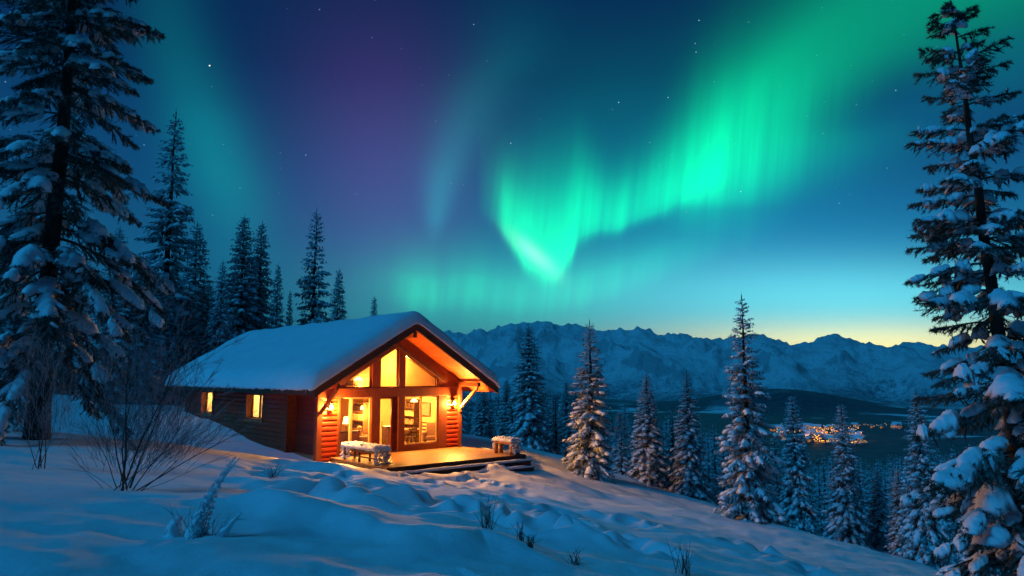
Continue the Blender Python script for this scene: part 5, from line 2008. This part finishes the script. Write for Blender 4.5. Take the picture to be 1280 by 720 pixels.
for k in range(30):
    b = np.array(pp(r_.uniform(-6, 36), r_.uniform(-10, 6), -.14))
    tw.tube([b, b + np.array([r_.gauss(0, .05), -.03 + r_.gauss(0, .03), r_.uniform(-.02, .09)])], [.006, .002], 4)
tw.build('twigs', M['twig'], sg)
fr.build('frosted_twigs', M['twig_frost'], sg)

for (px, py, wpx, hpx, n, lab) in ((340, 598, 16, 20, 26, 'tuft of dry stalks in the snow below the dark recess of the cabin wall'),
                                   (607, 690, 17, 42, 20, 'tallest tuft of dry grass left of the other foreground tufts'),
                                   (650, 697, 9, 26, 16, 'thin tuft of dry grass just right of the tallest tuft'),
                                   (664, 702, 7, 20, 18, 'small dark tuft touching the thin tuft'),
                                   (718, 712, 13, 20, 18, 'low tuft of dry grass between the thin tuft and the sparse tuft'),
                                   (855, 722, 17, 44, 18, 'sparse tall tuft of dry grass in the right foreground')):
    m, (x, y, z) = dist_scale(px, py)
    mb = MB(); r_ = random.Random(px)
    for k in range(n):
        b = np.array([r_.gauss(0, wpx * m * .22), r_.gauss(0, wpx * m * .22), -.03])
        tip = b + np.array([r_.gauss(0, wpx * m * .62), r_.gauss(0, wpx * m * .5), hpx * m * r_.uniform(.45, 1.05)])
        mid = (b + tip) / 2 + np.array([r_.gauss(0, .012), r_.gauss(0, .012), hpx * m * .07])
        mb.tube([b, mid, tip], [.0042, .003, .001], 4)
        if r_.random() < .4:
            q = mid + (tip - mid) * r_.uniform(0, .6)
            mb.tube([q, q + np.array([r_.gauss(0, .05), r_.gauss(0, .04), r_.uniform(.03, .10)])], [.0035, .001], 3)
    o = mb.build('grass_tuft', M['grass'])
    o.location = (x, y, z)
    tag(o, lab, 'grass tuft', 'dry grass tufts in the snow')

# ------------------------------------------------------------------ town in the valley
def mat_house(name, lit):
    m, t, b = mat_base(name)
    b.inputs['Base Color'].default_value = (*lit, 1)
    b.inputs['Roughness'].default_value = .8
    return m


MH = [mat_house('town_wall_pale', (.5, .42, .34)), mat_house('town_wall_red', (.35, .12, .08)), mat_house('town_wall_grey', (.3, .3, .3))]
MW = [mat_emit('lit_town_window', (1.0, .36, .05), 1.2), mat_emit('bright_town_window', (1.0, .42, .08), 1.0)]
ML = mat_emit('street_light', (1.0, .38, .035), 17.0)
ML2 = mat_emit('white_street_light', (1.0, .55, .2), 5.0)
g = np.random.default_rng(12)


def house_mesh(k):
    w, l, h = [(9, 12, 6), (11, 18, 8), (14, 26, 11)][k % 3]
    v, q, t, mi = [], [], [], []
    def box(x0, x1, y0, y1, z0, z1, m_):
        o = len(v)
        v.extend([(x0, y0, z0), (x1, y0, z0), (x1, y1, z0), (x0, y1, z0), (x0, y0, z1), (x1, y0, z1), (x1, y1, z1), (x0, y1, z1)])
        for f in [(0, 3, 2, 1), (4, 5, 6, 7), (0, 1, 5, 4), (1, 2, 6, 5), (2, 3, 7, 6), (3, 0, 4, 7)]:
            q.append(([i + o for i in f], m_))
    box(-w / 2, w / 2, -l / 2, l / 2, -3, h, 0)
    o = len(v)
    v.extend([(-w / 2 - .8, -l / 2 - .8, h - .3), (w / 2 + .8, -l / 2 - .8, h - .3), (0, -l / 2 - .8, h + w * .4), (-w / 2 - .8, l / 2 + .8, h - .3), (w / 2 + .8, l / 2 + .8, h - .3), (0, l / 2 + .8, h + w * .4)])
    for f in [(0, 3, 5, 2), (1, 2, 5, 4), (0, 1, 4, 3)]: q.append(([i + o for i in f], 1))
    for f in [(0, 2, 1), (3, 4, 5)]: t.append(([i + o for i in f], 0))
    r_ = random.Random(k)
    for z in np.arange(1.5, h - 1, 2.8):
        for x in np.arange(-w / 2 + 1.6, w / 2 - 1, 3.0):
            if r_.random() < .6: box(x - .7, x + .7, -l / 2 - .12, -l / 2 - .02, z, z + 1.5, 2)
        for y in np.arange(-l / 2 + 1.8, l / 2 - 1, 3.2):
            if r_.random() < .55:
                box(-w / 2 - .12, -w / 2 - .02, y - .7, y + .7, z, z + 1.5, 2)
    V = np.array(v, float)
    fs = []
    for m_ in (0, 1, 2):
        a_ = [f for f, mm in q if mm == m_]
        if a_: fs.append((np.array(a_), m_))
    fs.append((np.array([f for f, mm in t]), 0))
    return np_mesh('town_house', V, fs, [MH[k % 3], M['snow_roof'], MW[k % 2]])


HM = [house_mesh(k) for k in range(6)]


def valley_point(px, py):
    d = ray(px, py)
    for s in np.arange(600, 4000, 10.0):
        p = d * s / d[1]
        if EYE + p[2] < float(base_height(p[0], p[1])):
            return p[0], p[1], float(base_height(p[0], p[1]))
    return None


spots = []
for i in range(400):
    r1, r2 = g.random(), g.random()
    px = 978 + 106 * r1
    mid = 546 + (px - 1000) * .03
    py = mid + g.normal(0, 4.6)
    if i % 7 == 0: px, py = g.uniform(1030, 1125), 535 + g.normal(0, .8)
    if i % 9 == 0: px, py = g.uniform(965, 1000), 541 + g.normal(0, 3)
    if py < 532 or py > 561: continue
    v_ = valley_point(px, py)
    if v_ is None: continue
    if any(math.hypot(v_[0] - a_, (v_[1] - b_) * .6) < 17 for a_, b_, _ in spots): continue
    spots.append(v_)
    if len(spots) >= 85: break
for i, (x, y, z) in enumerate(spots):
    o = link('town_house', HM[int(g.integers(0, 6))])
    o.location = (x, y, z)
    o.rotation_euler = (0, 0, g.choice([.1, .5, -.4, .9]) + g.normal(0, .1))
    tag(o, 'small snow-roofed house with lit windows in the far valley town', 'house', 'houses of the valley town')

# street lights: lamp heads on thin posts, hundreds of them read as one glow
mb = MB(); mb2 = MB(); pb = MB(); pb2 = MB()
for row, (p0, p1, n) in enumerate((((972, 546), (1082, 545), 40), ((985, 541), (1075, 540), 34), ((1003, 551), (1078, 553), 34), ((1018, 556), (1072, 558), 22),
                                   ((1000, 537), (1112, 535), 34), ((990, 539), (1030, 556), 16), ((1040, 538), (1062, 558), 16), ((968, 539), (995, 541), 6))):
    for k in range(n):
        f_ = (k + g.uniform(-.4, .4)) / n
        px = p0[0] + (p1[0] - p0[0]) * f_; py = p0[1] + (p1[1] - p0[1]) * f_ + g.normal(0, 1.1)
        v_ = valley_point(px, py)
        if v_ is None: continue
        x, y, z = v_
        t_ = mb2 if (g.random() < .12 or row == 4) else mb
        t_.lathe([(.25, 8.75), (.85 * (1.0 if g.random() < .2 else .65), 9.1), (.25, 9.45)], (x, y, z), 6)
        (pb2 if t_ is mb2 else pb).box(x - .08, x + .08, y - .08, y + .08, z, z + 8.6)
o = mb.build('street_lights', ML)
tag(o, 'orange street lights strung through the far valley town', 'street lights', kind='stuff')
p_ = pb.build('posts', M['metal'], o); p_['kind'] = 'stuff'
o = mb2.build('street_lights', ML2)
tag(o, 'whiter street lights along the far side of the valley town', 'street lights', kind='stuff')
p_ = pb2.build('posts', M['metal'], o); p_['kind'] = 'stuff'
# light the lamps throw on the snowy streets
for i in range(14):
    px = 985 + 92 * (i + .5) / 14; py = 545.5 + (3.6 if i % 2 else -2.2) + g.normal(0, 1.2)
    v_ = valley_point(px, py)
    if v_ is None: continue
    l = bpy.data.lights.new('street_glow', 'POINT')
    l.energy = 16000; l.color = (1.0, .30, .025); l.shadow_soft_size = 1.5
    lo = bpy.data.objects.new('street_glow', l)
    C.objects.link(lo); lo.location = (v_[0], v_[1], v_[2] + 11)

# ------------------------------------------------------------------ air
def make_haze():
    m = bpy.data.materials.new('evening_haze')
    m.use_nodes = True
    t = m.node_tree
    t.nodes.clear()
    out = t.nodes.new('ShaderNodeOutputMaterial')
    v = t.nodes.new('ShaderNodeVolumePrincipled')
    v.inputs['Color'].default_value = (0.35, 0.72, 1.0, 1)
    v.inputs['Density'].default_value = 2.6e-5
    v.inputs['Anisotropy'].default_value = 0.0
    t.links.new(v.outputs[0], out.inputs['Volume'])
    zmin, zmax = 1e9, -1e9
    for o in scene.objects:
        if o.type == 'MESH' and o.get('kind') == 'structure':
            n = len(o.data.vertices)
            a_ = np.empty(n * 3, np.float32); o.data.vertices.foreach_get('co', a_)
            zz = a_.reshape(-1, 3)[:, 2]
            zmin = min(zmin, zz.min()); zmax = max(zmax, zz.max())
    R_ = 13200.0
    o = MB().box(-R_, R_, -R_, R_, float(zmin) - 1, float(zmax) + 20).build('haze', m)
    o['kind'] = 'stuff'
    tag(o, 'thin blue evening haze filling the valley', 'haze')
make_haze()
